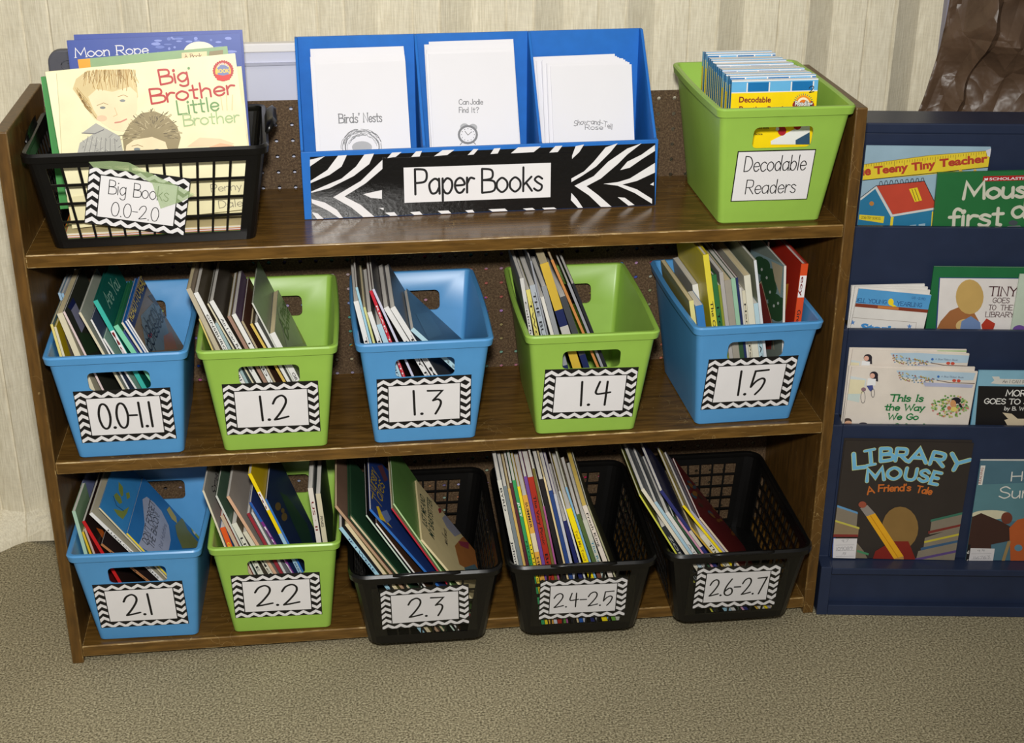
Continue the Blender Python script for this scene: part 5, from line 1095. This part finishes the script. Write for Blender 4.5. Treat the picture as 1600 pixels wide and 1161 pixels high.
# ------------------------------------------------------------------ navy display rack with stepped ledges
RO = V((1.2235, -.006, 0)); ra = R(-8); exr = V((math.cos(ra), math.sin(ra), 0)); eyr = V((-math.sin(ra), math.cos(ra), 0)); ezr = V((0, 0, 1))
MR = Matrix.Translation(RO) @ Matrix.Rotation(ra, 4, 'Z'); MRi = MR.inverted(); RL = .92; ST_ = .036
rp = lambda d: RO+eyr*d
def rz(px, py, d): return hit(px, py, rp(d), eyr).z
zl = [rz(1450, 890, 0), rz(1450, 666, ST_), rz(1450, 516, 2*ST_), rz(1450, 355, 3*ST_)]; ztop = rz(1450, 193, 4*ST_)
rack = thing('book_display_rack', 'navy blue painted display rack with stepped ledges right of the bookcase', 'rack', MR)
yb = 4*ST_+.075; pt = .012
mb = MB(); prof = [(.0, 0), (0, zl[0]+.002)]
for k in (1, 2, 3): prof += [((k-1)*ST_+(.024 if k == 1 else .0), zl[k]+.001) if False else (k*ST_-.0005, zl[k-1]+.002), (k*ST_-.0005, zl[k])]
prof += [(4*ST_-.0005, zl[3]), (4*ST_-.0005, ztop), (yb, ztop), (yb, 0)]
def rprism(pts, x0, x1, name, bev=.0012):
    mb = MB(); mb.prism([(x0, y, z) for y, z in pts], (x1-x0, 0, 0), NAVY); return mb.build(name, rack, bevel=bev)
for x0 in (0, RL-.018): rprism(prof, x0, x0+.018, 'side_panel')
xa, xb = .0182, RL-.0182
rprism([(.012, 0), (0, 0), (0, .02), (.012, .02)], xa, xb, 'toe_rail'); rprism([(.013, .002), (.013, zl[0]-.012), (.022, zl[0]-.012), (.022, .002)], xa, xb, 'kick_panel')
rprism([(0, zl[0]-.0118), (0, zl[0]), (ST_+.03, zl[0]), (ST_+.03, zl[0]-.0118)], xa, xb, 'ledge')
for k in (1, 2, 3):
    rprism([(k*ST_, zl[k-1]+.0004), (k*ST_, zl[k]), (k*ST_+.008, zl[k]), (k*ST_+.008, zl[k-1]+.0004)], xa, xb, 'pocket_panel')
    if k < 4: rprism([(k*ST_+.0083, zl[k]-.05), (k*ST_+.0083, zl[k]-.04), ((k+1)*ST_-.0003, zl[k]-.04), ((k+1)*ST_-.0003, zl[k]-.05)], xa, xb, 'ledge')
k = 4; rprism([(k*ST_, zl[3]-.05), (k*ST_, ztop-.016), (k*ST_+.008, ztop-.016), (k*ST_+.008, zl[3]-.05)], xa, xb, 'back_panel')
rprism([(k*ST_-.002, ztop-.0158), (k*ST_-.002, ztop+.0005), (yb, ztop+.0005), (yb, ztop-.0158)], xa-.0002, xb+.0002, 'top_board', .002)
for kk in (1, 2, 3):
    pass
ZR1 = zoom(1340, 210, 1600/260); ZR2 = zoom(1310, 400, 1600/290); ZR3 = zoom(1290, 530, 1600/310); ZR4 = zoom(1290, 680, 1200/310)
def rbook(label, tier, off, TL, TR, t, cov, art=None, Z=None, spine=None, hard=False, group=None, pages=None, rot=None, wmax=None, bottom=None):
    """a cover standing in a pocket; off = distance of its front behind the lip's back face"""
    d = (tier*ST_+.0085+off) if tier else (ST_-.0008-off); o = rp(d); n = eyr
    A, Bq = hit(*Z(*TL), o, n), hit(*Z(*TR), o, n); r_ = math.atan2((Bq-A).z, (Bq-A).dot(exr)) if rot is None else rot
    ex = exr*math.cos(r_)+ezr*math.sin(r_); ez = ezr*math.cos(r_)-exr*math.sin(r_); zb = (zl[tier]-.0398 if tier else zl[0]+.0004)
    w = (Bq-A).dot(ex); w = min(w, wmax or w); xl_ = (MRi @ A).x; xm = .0205+max(0, -math.sin(r_))*(A.z-zb+.004)
    if xl_ < xm: A = A+ex*(xm-xl_); w -= xm-xl_
    zb = (zl[tier]-.0398 if tier else zl[0]+.0004); h = (A.z-zb+min(0, w*math.sin(r_)))/math.cos(r_)-abs(.002*math.sin(r_))
    return front_book(label, A, A+ex*w, h, t, (ex, ez), cov, art, spine, group, hard, pages)
# top tier
YRul, TRed = c_(226, 200, 52), c_(176, 62, 44)
def art_teacher(S):
    Z = ZR1; S.ppoly([(-60, 300), (60, 288), (700, 200), (1280, 155), (1275, 312), (700, 385), (55, 440), (-60, 452)], YRul, Z); S.step()
    S.pline([(-60, 300), (60, 288), (700, 200), (1280, 155)], .0009, c_(150, 130, 60), Z); S.pline([(-60, 452), (55, 440), (700, 374), (1275, 312)], .0012, ink, Z)
    for k in range(54):
        x = -40+k*24.6; y = 296-(x)*.107 if x > 0 else 296; L = 46 if k % 4 == 0 else 22; S.pline([(x, y), (x-2, y+L)], .0006, c_(130, 104, 40), Z)
    S.step(); S.ptext('The', (-70, 400), (128, 385), 90, TRed, Z, font=.06); S.ptext('Teeny', (160, 382), (485, 345), 80, TRed, Z, font=.06); S.ptext('Tiny', (518, 348), (750, 315), 80, TRed, Z, font=.06); S.ptext('Teacher', (785, 312), (1248, 262), 80, TRed, Z, font=.06)
    S.step(); wall_, roof = c_(42, 118, 156), c_(190, 70, 50)
    S.ppoly([(-60, 660), (30, 625), (165, 515), (320, 780), (720, 715), (700, 1100), (-60, 1100)], wall_, Z); S.step()
    S.ppoly([(180, 490), (640, 448), (742, 660), (730, 712), (340, 775)], roof, Z); S.pline([(-60, 660), (35, 615), (172, 505), (325, 780), (735, 712)], .0035, c_(206, 208, 204), Z); S.step(); S.pline([(-60, 648), (30, 604), (175, 492), (640, 446), (745, 662)], .001, ink, Z)
    for k in range(9): S.pline([(205+k*50, 488-k*4), (215+k*50, 450-k*4), (230+k*50, 448-k*4), (240+k*50, 484-k*4)], .0009, ink, Z)
    S.ppoly([(492, 522), (572, 508), (618, 632), (548, 648)], c_(232, 206, 40), Z); S.step(); S.pline([(520, 525), (560, 640)], .0008, ink, Z); S.pline([(548, 520), (590, 634)], .0008, ink, Z)
    S.pell(133, 662, 22, 22, c_(186, 126, 60), Z); S.ppoly([(15, 768), (255, 785), (245, 850), (10, 815)], c_(226, 204, 50), Z); S.step(); S.ptext('COUNTRY SCHOOL', (30, 806), (220, 818), 24, ink, Z, pen=.09)
    S.ppoly([(318, 790), (345, 790), (330, 900), (306, 900)], c_(226, 204, 50), Z); S.ppoly([(68, 882), (150, 882), (150, 1000), (68, 1000)], c_(226, 204, 50), Z)
    for x in (420, 498, 585): S.ppoly([(x, 880-(x-420)*.12), (x+62, 872-(x-420)*.12), (x+56, 1000), (x-8, 1000)], c_(150, 180, 196), Z)
    S.ppoly([(712, 740), (730, 735), (712, 1000), (696, 1000)], c_(226, 204, 50), Z)
    for x in (985, 1125): S.ppoly([(x-22, 358), (x, 325), (x+22, 352)], c_(214, 170, 80), Z)
    S.ppoly([(1230, 150), (1285, 130), (1285, 220), (1245, 205)], c_(206, 206, 214), Z)
rbook('pale blue picture book with a yellow ruler title band and a red roofed house', 3, .0125, (84, 108), (1283, 122), .003, c_(150, 178, 194), art_teacher, ZR1, wmax=.236)
DG = c_(38, 108, 58); CH = c_(206, 204, 186)
def art_mouse(S):
    Z = ZR1; S.ppoly([(1208, 402), (1620, 392), (1620, 440), (1202, 452)], c_(176, 32, 36), Z); S.step(); S.ptext('SCHOLASTIC', (1265, 440), (1640, 432), 27, WHITE, Z, font=.03); S.ppoly([(1220, 418), (1236, 424), (1254, 416), (1252, 438), (1236, 442), (1218, 438)], WHITE, Z)
    S.ptext("Mouse's", (1005, 620), (1910, 590), 165, CH, Z, pen=.2); S.ptext('first', (870, 900), (1385, 868), 190, CH, Z, pen=.17); S.ptext('day', (1470, 800), (1900, 780), 180, CH, Z, pen=.17)
    S.pell(1495, 850, 44, 26, c_(70, 78, 82), Z); S.ppoly([(1400, 920), (1440, 880), (1560, 875), (1620, 930)], c_(120, 126, 126), Z)
rbook('dark green book with white chalk lettering at the right end of the top pocket', 3, .0035, (772, 372), (1840, 345), .006, DG, art_mouse, ZR1, hard=True, wmax=.23)
# second tier
def art_year(S):
    Z = ZR2; S.ppoly([(60, 268), (804, 336), (775, 462), (90, 400), (40, 395)], c_(84, 154, 206), Z); S.ppoly([(40, 398), (100, 402), (775, 462), (772, 490), (95, 432), (40, 426)], c_(130, 60, 40), Z); S.step()
    S.ppoly([(340, 426), (520, 442), (518, 464), (338, 450)], c_(196, 120, 60), Z); S.ptext('A DELL', (95, 390), (230, 402), 36, c_(30, 60, 110), Z, pen=.11, serif=True); S.ptext('YOUNG', (255, 402), (412, 414), 36, c_(30, 60, 110), Z, pen=.11, serif=True); S.ptext('YEARLING', (500, 424), (716, 440), 36, c_(30, 60, 110), Z, pen=.11, serif=True); S.ptext('US $2.50', (630, 366), (745, 380), 20, c_(40, 70, 120), Z, pen=.12)
    S.pell(452, 396, 24, 30, c_(240, 214, 40), Z); S.ppoly([(440, 420), (470, 415), (505, 436), (470, 436)], c_(240, 214, 40), Z)
    S.pline([(60, 524), (672, 572), (655, 700)], .0006, c_(160, 150, 140), Z); bl = c_(70, 140, 200); S.ptext('Stories', (185, 640), (560, 668), 66, bl, Z, font=.08)
    for x, y in ((122, 572), (612, 606)): S.ppoly([(x+(24 if i % 2 == 0 else 10)*math.sin(i*math.pi/5), y-(24 if i % 2 == 0 else 10)*math.cos(i*math.pi/5)) for i in range(10)], c_(86, 130, 190), Z)
SHW = c_(222, 218, 212)
rbook('white paperback with a light blue band and yellow bird mark in the second pocket', 2, .0055, (98, 272), (802, 338), .003, SHW, art_year, ZR2, group='thin paperbacks at the left of the second pocket')
for k, (a_, b_) in enumerate((((96, 262), (792, 296)), ((94, 258), (772, 268)), ((92, 256), (745, 242)))):
    rbook('blank white paperback edge fanned behind the blue banded one in the second pocket', 2, .0092+k*.0034, a_, b_, .003, SHW, None, ZR2, group='thin paperbacks at the left of the second pocket', wmax=.134-k*.004)
def art_tiny(S):
    Z = ZR2; S.ppoly([(868, 184), (1700, 190), (1700, 900), (820, 900)], c_(44, 64, 120), Z); S.step(); S.ppoly([(876, 190), (1700, 196), (1700, 900), (832, 900)], c_(226, 220, 216), Z); S.step(2)
    # plain rounded hill and cloth shapes in the picture's own colours
    S.ppoly([(840, 640), (880, 560), (960, 470), (1060, 430), (1160, 470), (1210, 560), (1200, 660)], c_(160, 104, 62), Z); S.step(); S.pell(1130, 350, 120, 150, c_(196, 162, 96), Z); S.pell(1100, 600, 90, 60, c_(206, 176, 118), Z); S.step()
    S.ppoly([(1060, 560), (1140, 515), (1220, 570), (1230, 660), (1040, 660)], c_(110, 134, 176), Z); S.ppoly([(1230, 590), (1275, 535), (1350, 580), (1330, 640), (1240, 640)], c_(176, 58, 40), Z)
    dk = c_(70, 30, 36); S.ptext('TINY', (1290, 340), (1530, 342), 84, dk, Z, pen=.12, serif=True); S.ptext('GOES', (1325, 400), (1468, 402), 46, dk, Z, pen=.11, serif=True); S.ptext('TO', (1290, 462), (1352, 463), 46, dk, Z, pen=.11, serif=True); S.ptext('THE', (1392, 463), (1495, 464), 46, dk, Z, pen=.11, serif=True); S.ptext('LIBRARY', (1260, 522), (1508, 524), 46, dk, Z, pen=.11, serif=True)
rbook('book with a green frame and a white panel with brown title lettering', 2, .0125, (824, 92), (1700, 100), .0035, c_(34, 106, 62), art_tiny, ZR2, wmax=.2)
rbook('pale grey green book cut by the right edge of the photo in the second pocket', 2, .0055, (1565, 158), (2200, 165), .003, c_(190, 204, 186), lambda S: S.pell(1560, 640, 60, 45, c_(110, 80, 150), ZR2), ZR2, wmax=.16)
# third tier
def art_way(S, dx=0, dy=0, short=False):
    Z0_ = ZR3; Z = lambda x, y: Z0_(x+dx, y+dy); r_ = random.Random(9); g = c_(30, 118, 62)
    S.ppoly([(170, 290), (330, 320), (320, 380), (165, 370)], c_(206, 214, 214), Z); S.ppoly([(165, 320), (320, 330), (300, 440), (150, 440)], c_(226, 216, 180), Z); S.ppoly([(140, 440), (280, 440), (270, 510), (140, 480)], c_(198, 212, 206), Z)
    S.ppoly([(570, 252), (780, 250), (1000, 262), (1210, 272), (1190, 330), (950, 330), (700, 320), (600, 300)], c_(176, 200, 216), Z); S.step()
    for k in range(80):
        x = r_.uniform(590, 900); y = 262+(x-590)*.19+r_.uniform(0, 60); S.pell(x, y, 7, 5, (c_(190, 170, 90), c_(120, 120, 90), c_(160, 110, 100), c_(120, 150, 180))[k % 4], Z)
    S.pline([(900, 330), (1000, 348), (1200, 356)], .0012, c_(110, 90, 80), Z); S.ppoly([(780, 345), (1190, 365), (1180, 390), (800, 378)], c_(176, 180, 206), Z); S.pell(1036, 332, 16, 12, c_(200, 80, 60), Z); S.pell(1072, 334, 16, 12, c_(200, 80, 60), Z); S.step()
    S.pell(908, 300, 10, 10, c_(60, 110, 180), Z); S.ptext('A Blue Ribbon Book', (930, 304), (1110, 312), 14, c_(80, 90, 110), Z, pen=.1)
    # girl on a bicycle
    S.pell(388, 288, 34, 30, c_(44, 40, 48), Z); S.ppoly([(398, 290), (420, 290), (422, 340), (400, 335)], c_(44, 40, 48), Z); S.step(); S.pell(376, 292, 20, 20, c_(222, 170, 150), Z); S.ppoly([(340, 312), (405, 318), (400, 372), (330, 372)], c_(232, 232, 232), Z); S.ppoly([(328, 372), (378, 368), (384, 400), (360, 420), (345, 400)], c_(70, 80, 140), Z); S.pell(305, 402, 20, 16, c_(140, 110, 120), Z)
    for x, y, a_, b_ in ((300, 465, 18, 48), (380, 432, 14, 34)): S.pline([Z(x+a_*math.sin(k*.449)+y*0, y-b_*math.cos(k*.449)) for k in range(15)], .0007, c_(60, 60, 66))
    if short: return
    # flower bush with a girl
    for k in range(150):
        A, rr = r_.uniform(0, 6.28), math.sqrt(r_.random()); S.pell(1000+150*rr*math.cos(A), 540+92*rr*math.sin(A), 9, 7, (c_(70, 130, 60), c_(150, 180, 110), c_(110, 150, 70), c_(190, 120, 110), c_(200, 190, 120))[k % 5], Z)
    S.step(); S.pell(1050, 490, 38, 26, c_(34, 34, 44), Z); S.ppoly([(1060, 500), (1090, 520), (1105, 548), (1080, 545)], c_(34, 34, 44), Z); S.step(); S.pell(1025, 515, 24, 30, c_(206, 150, 100), Z); S.pell(1030, 560, 26, 20, c_(220, 200, 110), Z); S.pell(993, 550, 16, 16, c_(190, 110, 80), Z)
    S.pell(175, 655, 34, 24, c_(70, 56, 50), Z); S.pell(300, 680, 36, 14, c_(60, 56, 64), Z); S.step(); S.pell(180, 672, 30, 20, c_(206, 160, 130), Z)
    S.ptext('This Is', (512, 494), (778, 496), 58, g, Z, pen=.2, serif=True, slant=.12); S.ptext('the Way', (472, 566), (785, 570), 54, g, Z, pen=.2, serif=True, slant=.12); S.ptext('We Go', (495, 640), (738, 643), 52, g, Z, pen=.2, serif=True, slant=.12); S.ptext('to School', (418, 722), (780, 726), 54, g, Z, pen=.2, serif=True, slant=.12)
PW = c_(222, 212, 200); gw = 'school story paperbacks in the third pocket'
rbook('white paperback with green title, a girl on a bicycle and a flower bush, frontmost', 1, .0032, (170, 226), (1228, 262), .0028, PW, art_way, ZR3, group=gw, wmax=.232)
rbook('plain paperback edge just behind the frontmost green titled white paperback', 1, .0064, (168, 216), (1205, 226), .0028, PW, None, ZR3, group=gw, wmax=.226)
rbook('second copy of the white bicycle paperback, higher behind the frontmost one', 1, .0172, (148, 78), (1160, 118), .0028, PW, lambda S: art_way(S, -48, -140, True), ZR3, group=gw, wmax=.225)
rbook('paperback edge at the very back of the white bicycle paperbacks', 1, .0205, (146, 70), (1138, 84), .0028, PW, lambda S: S.ppoly([(900, 90), (1140, 90), (1140, 102), (900, 96)], c_(160, 190, 130), ZR3), ZR3, group=gw, wmax=.221)
def art_black(S):
    Z = ZR3; S.ppoly([(1232, 376), (2200, 390), (2200, 1000), (1180, 1000)], c_(30, 28, 28), Z); S.step(); S.ppoly([(1340, 300), (1400, 300), (1405, 318), (2200, 335), (2200, 375), (1400, 362), (1330, 355), (1360, 330)], c_(206, 204, 196), Z)
    S.step(); S.ptext('An I CAN READ Book', (1425, 350), (1760, 358), 26, ink, Z, pen=.1, serif=True); wt = c_(226, 224, 218); S.ptext('MORRIS', (1450, 455), (1710, 460), 52, wt, Z, pen=.17, serif=True); S.ptext('GOES TO SCHOOL', (1275, 518), (1850, 528), 46, wt, Z, pen=.17, serif=True); S.ptext('by B. Wiseman', (1438, 570), (1730, 576), 32, wt, Z, pen=.15, serif=True)
    for p in ([(1425, 590), (1470, 640), (1560, 650), (1500, 600)], [(1440, 650), (1480, 640), (1600, 640), (1600, 720), (1480, 720)]): S.ppoly(p, c_(206, 190, 160), Z)
rbook('black book with a pale blue top band and white lettering in the third pocket', 1, .006, (1236, 254), (2100, 262), .0035, c_(130, 176, 196), art_black, ZR3, hard=True, spine=c_(110, 170, 200), wmax=.17)
# bottom tier: standing on the lowest ledge
def art_lib(S):
    Z = ZR4; lb, lt = c_(112, 176, 210), c_(190, 200, 140)
    for m_, pn, st in ((lt, .31, 0), (lb, .23, 1)):
        if st: S.step()
        for ch, x, y, x2, y2, h in (('L', 163, 200, 232, 192, 100), ('I', 262, 178, 284, 175, 88), ('B', 322, 158, 400, 152, 88), ('R', 412, 154, 488, 156, 84), ('A', 500, 160, 600, 166, 90), ('R', 618, 172, 706, 188, 84), ('Y', 716, 190, 822, 226, 92)): S.ptext(ch, (x, y), (x2, y2), h, m_, Z, pen=pn)
        S.pline([(236, 96), (296, 84)], .0042 if st else .0056, m_, Z); S.pline([(246, 184), (300, 174)], .0042 if st else .0056, m_, Z)
        for ch, x, y, x2, y2, h in (('M', 243, 280, 352, 268, 84), ('O', 368, 266, 450, 264, 78), ('U', 468, 266, 540, 272, 78), ('S', 553, 274, 610, 282, 76), ('E', 624, 288, 672, 298, 78)): S.ptext(ch, (x, y), (x2, y2), h, m_, Z, pen=pn)
    og = c_(192, 104, 44); S.ptext('A', (252, 358), (292, 348), 50, og, Z, pen=.2); S.ptext("Friend's", (315, 340), (512, 334), 46, og, Z, pen=.2); S.ptext('Tale', (545, 344), (636, 358), 44, og, Z, pen=.2)
    pg, dkb = c_(130, 120, 104), c_(60, 46, 36)
    for pl, m_ in (([(38, 416), (194, 470), (186, 560), (40, 512)], pg), ([(38, 410), (194, 464), (194, 476), (38, 424)], c_(96, 146, 186)), ([(40, 512), (200, 562), (196, 612), (40, 612)], c_(140, 120, 90)), ([(40, 506), (204, 556), (204, 568), (40, 518)], c_(190, 180, 80)), ([(40, 598), (196, 600), (196, 614), (40, 614)], c_(130, 50, 46)), ([(190, 650), (230, 700), (260, 760), (130, 770), (130, 700)], c_(120, 110, 92)), ([(190, 692), (262, 714), (258, 726), (190, 706)], c_(70, 130, 90)),
                   ([(640, 520), (830, 470), (830, 560), (628, 600)], pg), ([(634, 510), (830, 464), (830, 478), (634, 524)], c_(60, 110, 90)), ([(600, 620), (830, 545), (830, 640), (590, 690)], pg), ([(620, 580), (826, 535), (826, 548), (620, 596)], c_(120, 50, 44)), ([(596, 640), (820, 590), (820, 602), (596, 652)], c_(190, 176, 60)), ([(560, 700), (820, 640), (810, 720), (540, 775)], pg), ([(575, 680), (816, 630), (816, 644), (575, 696)], c_(60, 90, 120)), ([(540, 745), (810, 690), (810, 704), (540, 760)], c_(90, 70, 120)), ([(540, 775), (800, 720), (795, 800), (540, 800)], pg), ([(700, 795), (800, 765), (798, 782), (700, 806)], c_(90, 50, 80))): S.ppoly(pl, m_, Z)
    # a plain brown oval and red base stand in for the drawn animal; the pencil stays
    S.step(2); S.pell(450, 560, 110, 130, c_(134, 104, 58), Z); S.ppoly([(270, 790), (300, 700), (400, 640), (500, 640), (540, 740), (540, 800)], c_(126, 38, 30), Z); S.step()
    S.ppoly([(245, 490), (298, 470), (470, 730), (412, 745)], c_(224, 164, 34), Z); S.ppoly([(412, 745), (470, 730), (476, 792), (462, 792)], c_(176, 130, 70), Z); S.ppoly([(208, 440), (252, 420), (298, 470), (245, 490)], c_(140, 132, 124), Z); S.pell(222, 418, 24, 20, c_(150, 76, 56), Z); S.step(); S.pline([(270, 484), (440, 742)], .0012, c_(190, 130, 20), Z)
    S.ppoly([(40, 618), (60, 618), (58, 748), (40, 748)], c_(50, 80, 160), Z); S.step(); S.ppoly([(48, 622), (190, 622), (178, 748), (42, 746)], c_(214, 210, 210), Z); S.step()
    S.ptext('4.7', (95, 645), (135, 643), 20, GREY, Z, pen=.09); S.ptext('109089', (62, 694), (160, 688), 22, GREY, Z, pen=.08); S.ptext('.5', (92, 722), (122, 720), 18, GREY, Z, pen=.09)
    for y in (660, 694, 728): S.pline([(60, y+2), (172, y)], .0004, GREY, Z)
BRN = c_(52, 46, 42)
rbook('dark brown picture book with curved light blue title lettering, a yellow pencil and white sticker', 0, .0052, (74, 32), (893, 74), .0022, BRN, art_lib, ZR4, rot=R(-.6), wmax=.232)
rbook('second dark brown book just visible behind the blue titled pencil book', 0, .0026, (78, 20), (885, 46), .0022, BRN, None, ZR4, rot=R(-.2), wmax=.23)
def art_summer(S):
    Z = ZR4; S.ppoly([(880, 300), (1400, 280), (1400, 520), (860, 520)], c_(88, 128, 136), Z); S.step(); S.pell(1000, 480, 120, 28, c_(206, 200, 170), Z); S.step()
    S.ppoly([(870, 500), (940, 470), (1060, 520), (1130, 560), (1180, 600), (1100, 640), (1000, 660), (1000, 820), (830, 820)], c_(64, 42, 36), Z); S.ppoly([(1110, 560), (1160, 510), (1300, 480), (1300, 830), (1120, 830)], c_(176, 88, 44), Z); S.pell(1095, 500, 34, 36, c_(110, 58, 44), Z)
    S.step(); S.ppoly([(1100, 640), (1120, 640), (1070, 800), (1050, 800)], c_(150, 126, 84), Z); S.ppoly([(1050, 800), (1070, 765), (1120, 800), (1110, 815)], c_(206, 170, 120), Z); S.pell(1165, 680, 24, 20, c_(90, 130, 150), Z)
    wt = c_(216, 214, 206); S.ptext('How', (1112, 276), (1340, 268), 62, wt, Z, pen=.12); S.ptext('Summer', (1040, 380), (1480, 370), 80, wt, Z, pen=.1)
    S.ppoly([(938, 182), (966, 182), (946, 300), (922, 300)], wt, Z); S.step(); S.ptext('READING', (938, 290), (954, 195), 14, c_(150, 60, 50), Z, font=0); S.ppoly([(850, 660), (876, 660), (860, 805), (815, 805)], k1, Z); S.step(); S.ptext('rd', (842, 716), (866, 714), 24, wt, Z, font=.02); S.ptext('rf', (838, 772), (862, 770), 26, wt, Z, font=.02)
    S.ppoly([(876, 680), (1022, 684), (1004, 802), (858, 798)], c_(206, 202, 202), Z); S.step(); S.ptext('4.4', (915, 704), (960, 702), 18, GREY, Z, pen=.09); S.ptext('116763', (890, 748), (990, 742), 20, GREY, Z, pen=.08); S.ptext('.5', (910, 782), (950, 780), 16, GREY, Z, pen=.09)
    for y in (712, 745, 778): S.pline([(880, y+2), (1000, y)], .0004, GREY, Z)
rbook('teal blue picture book with white script title, brown and orange shapes and a white sticker', 0, .0052, (936, 158), (1800, 172), .0022, c_(76, 110, 124), art_summer, ZR4, rot=R(.4), wmax=.21)
rbook('thin book just visible behind the teal one on the lowest ledge', 0, .0026, (938, 148), (1780, 150), .0022, c_(196, 194, 186), None, ZR4, rot=R(.6), wmax=.208)

# ------------------------------------------------------------------ brown paper behind the rack
def kraft():
    o_ = V((0, .375, 0)); n = V((0, 1, 0)); edge = []
    for px, py in ((1437, 178), (1448, 150), (1461, 110), (1472, 75), (1480, 40), (1486, 10)): q = hit(px, py, o_, n); edge.append((q.z, q.x))
    edge.sort(); z0, z1 = 0.12, 1.9
    def left(z):
        if z <= edge[0][0]: return edge[0][1]-min(.06, (edge[0][0]-z)*.25)
        for (a, xa_), (b_, xb_) in zip(edge, edge[1:]):
            if z <= b_: return xa_+(xb_-xa_)*(z-a)/(b_-a)
        return edge[-1][1]+(z-edge[-1][0])*.02
    mb = MB(); nx, nz = 60, 150; vs_ = []
    for j in range(nz+1):
        z = z0+(z1-z0)*j/nz; l = left(z); r_ = l+.42+.03*math.sin(z*7)
        for i in range(nx+1):
            s = i/nx; x = l+(r_-l)*s; p = V((x*6.5+z*1.2, z*4.6-x*.8, .3)); q = V((x*15, z*13, 2.2))
            f = abs(noise.noise(p)); g_ = abs(noise.noise(q)); ed = min(1, s/.11, (1-s)/.11)
            y = .36-.075*(1-(2*s-1)**4)*.8+.062*f+.03*g_-.02*(1-min(1, abs(s-.13)/.03))
            vs_.append((x, min(.384, y+.02*(1-ed)), z))
    mb.add(vs_, [(j*(nx+1)+i, j*(nx+1)+i+1, (j+1)*(nx+1)+i+1, (j+1)*(nx+1)+i) for j in range(nz) for i in range(nx)], KRAFT)
    o = mb.build('paper_tree_trunk', None, smooth=24, solid=.001); tag(o, 'crumpled dark brown paper tree trunk standing against the wall behind the navy rack', 'paper trunk')
kraft()
# ------------------------------------------------------------------ things standing behind the bookcase
q0 = hy(462, 66, .30); zt = q0.z
t = thing('white_board', 'white framed board standing on the floor behind the bookcase', 'board', Matrix.Translation((.30, .295, 0)))
mb = MB(); mb.box(.01, .55, .004, .012, .01, zt-.012, PM((206, 208, 226), .3, .02, 8, 0, .5)); mb.build('panel', t)
mb = MB()
for b_ in ((0, .56, 0, .016, zt-.014, zt), (0, .56, 0, .016, 0, .012), (0, .012, 0, .016, .012, zt-.014), (.548, .56, 0, .016, .012, zt-.014)): mb.box(*b_, WHITE)
mb.build('frame', t, bevel=.002)
mb = MB(); mb.box(.02, .54, -.001, .004, zt-.034, zt-.03, PM((170, 172, 190), .4)); mb.build('edge_strip', t)
a_, b2 = hy(74, 95, .30), hy(106, 78, .30); mb = MB(); w = .11; x0 = a_.x; z1 = b2.z; rr = .02; pts = [(x0, .300, 0), (x0+w, .300, 0)]
for cx, cz, a0 in ((x0+w-rr, z1-rr, 0), (x0+rr, z1-rr, 90)): pts += [(cx+rr*math.cos(R(a0+k*15)), .300, cz+rr*math.sin(R(a0+k*15))) for k in range(7)]
GP = PM((84, 84, 92), .5, .05, 60, .05, .4, name='grey_plastic')
t = thing('plastic_lid', 'dark grey plastic lid with a rounded corner standing behind the big black basket', 'lid', Matrix.Translation((x0, .300, 0)))
mb.prism(pts, (0, .014, 0), GP); mb.build('panel', t, world=True, bevel=.003)
mb = MB(); cc = V((x0+.03, .2995, z1-.024)); mb.tube([cc+V((.013*math.cos(k*.42)*(1-.03*k), 0, .010*math.sin(k*.42)*(1-.03*k))) for k in range(20)], .0011, GP, 6); mb.build('embossed_swirl', t, world=True, smooth=50)
mb = MB(); mb.box(0, .9, 0, .010, 0, .66, confetti()); o = mb.build('coloured_paper', None); o.location = (.15, .279, .0); tag(o, 'sheet of mixed coloured paper behind the pegboard, showing as dots through its holes', 'paper')
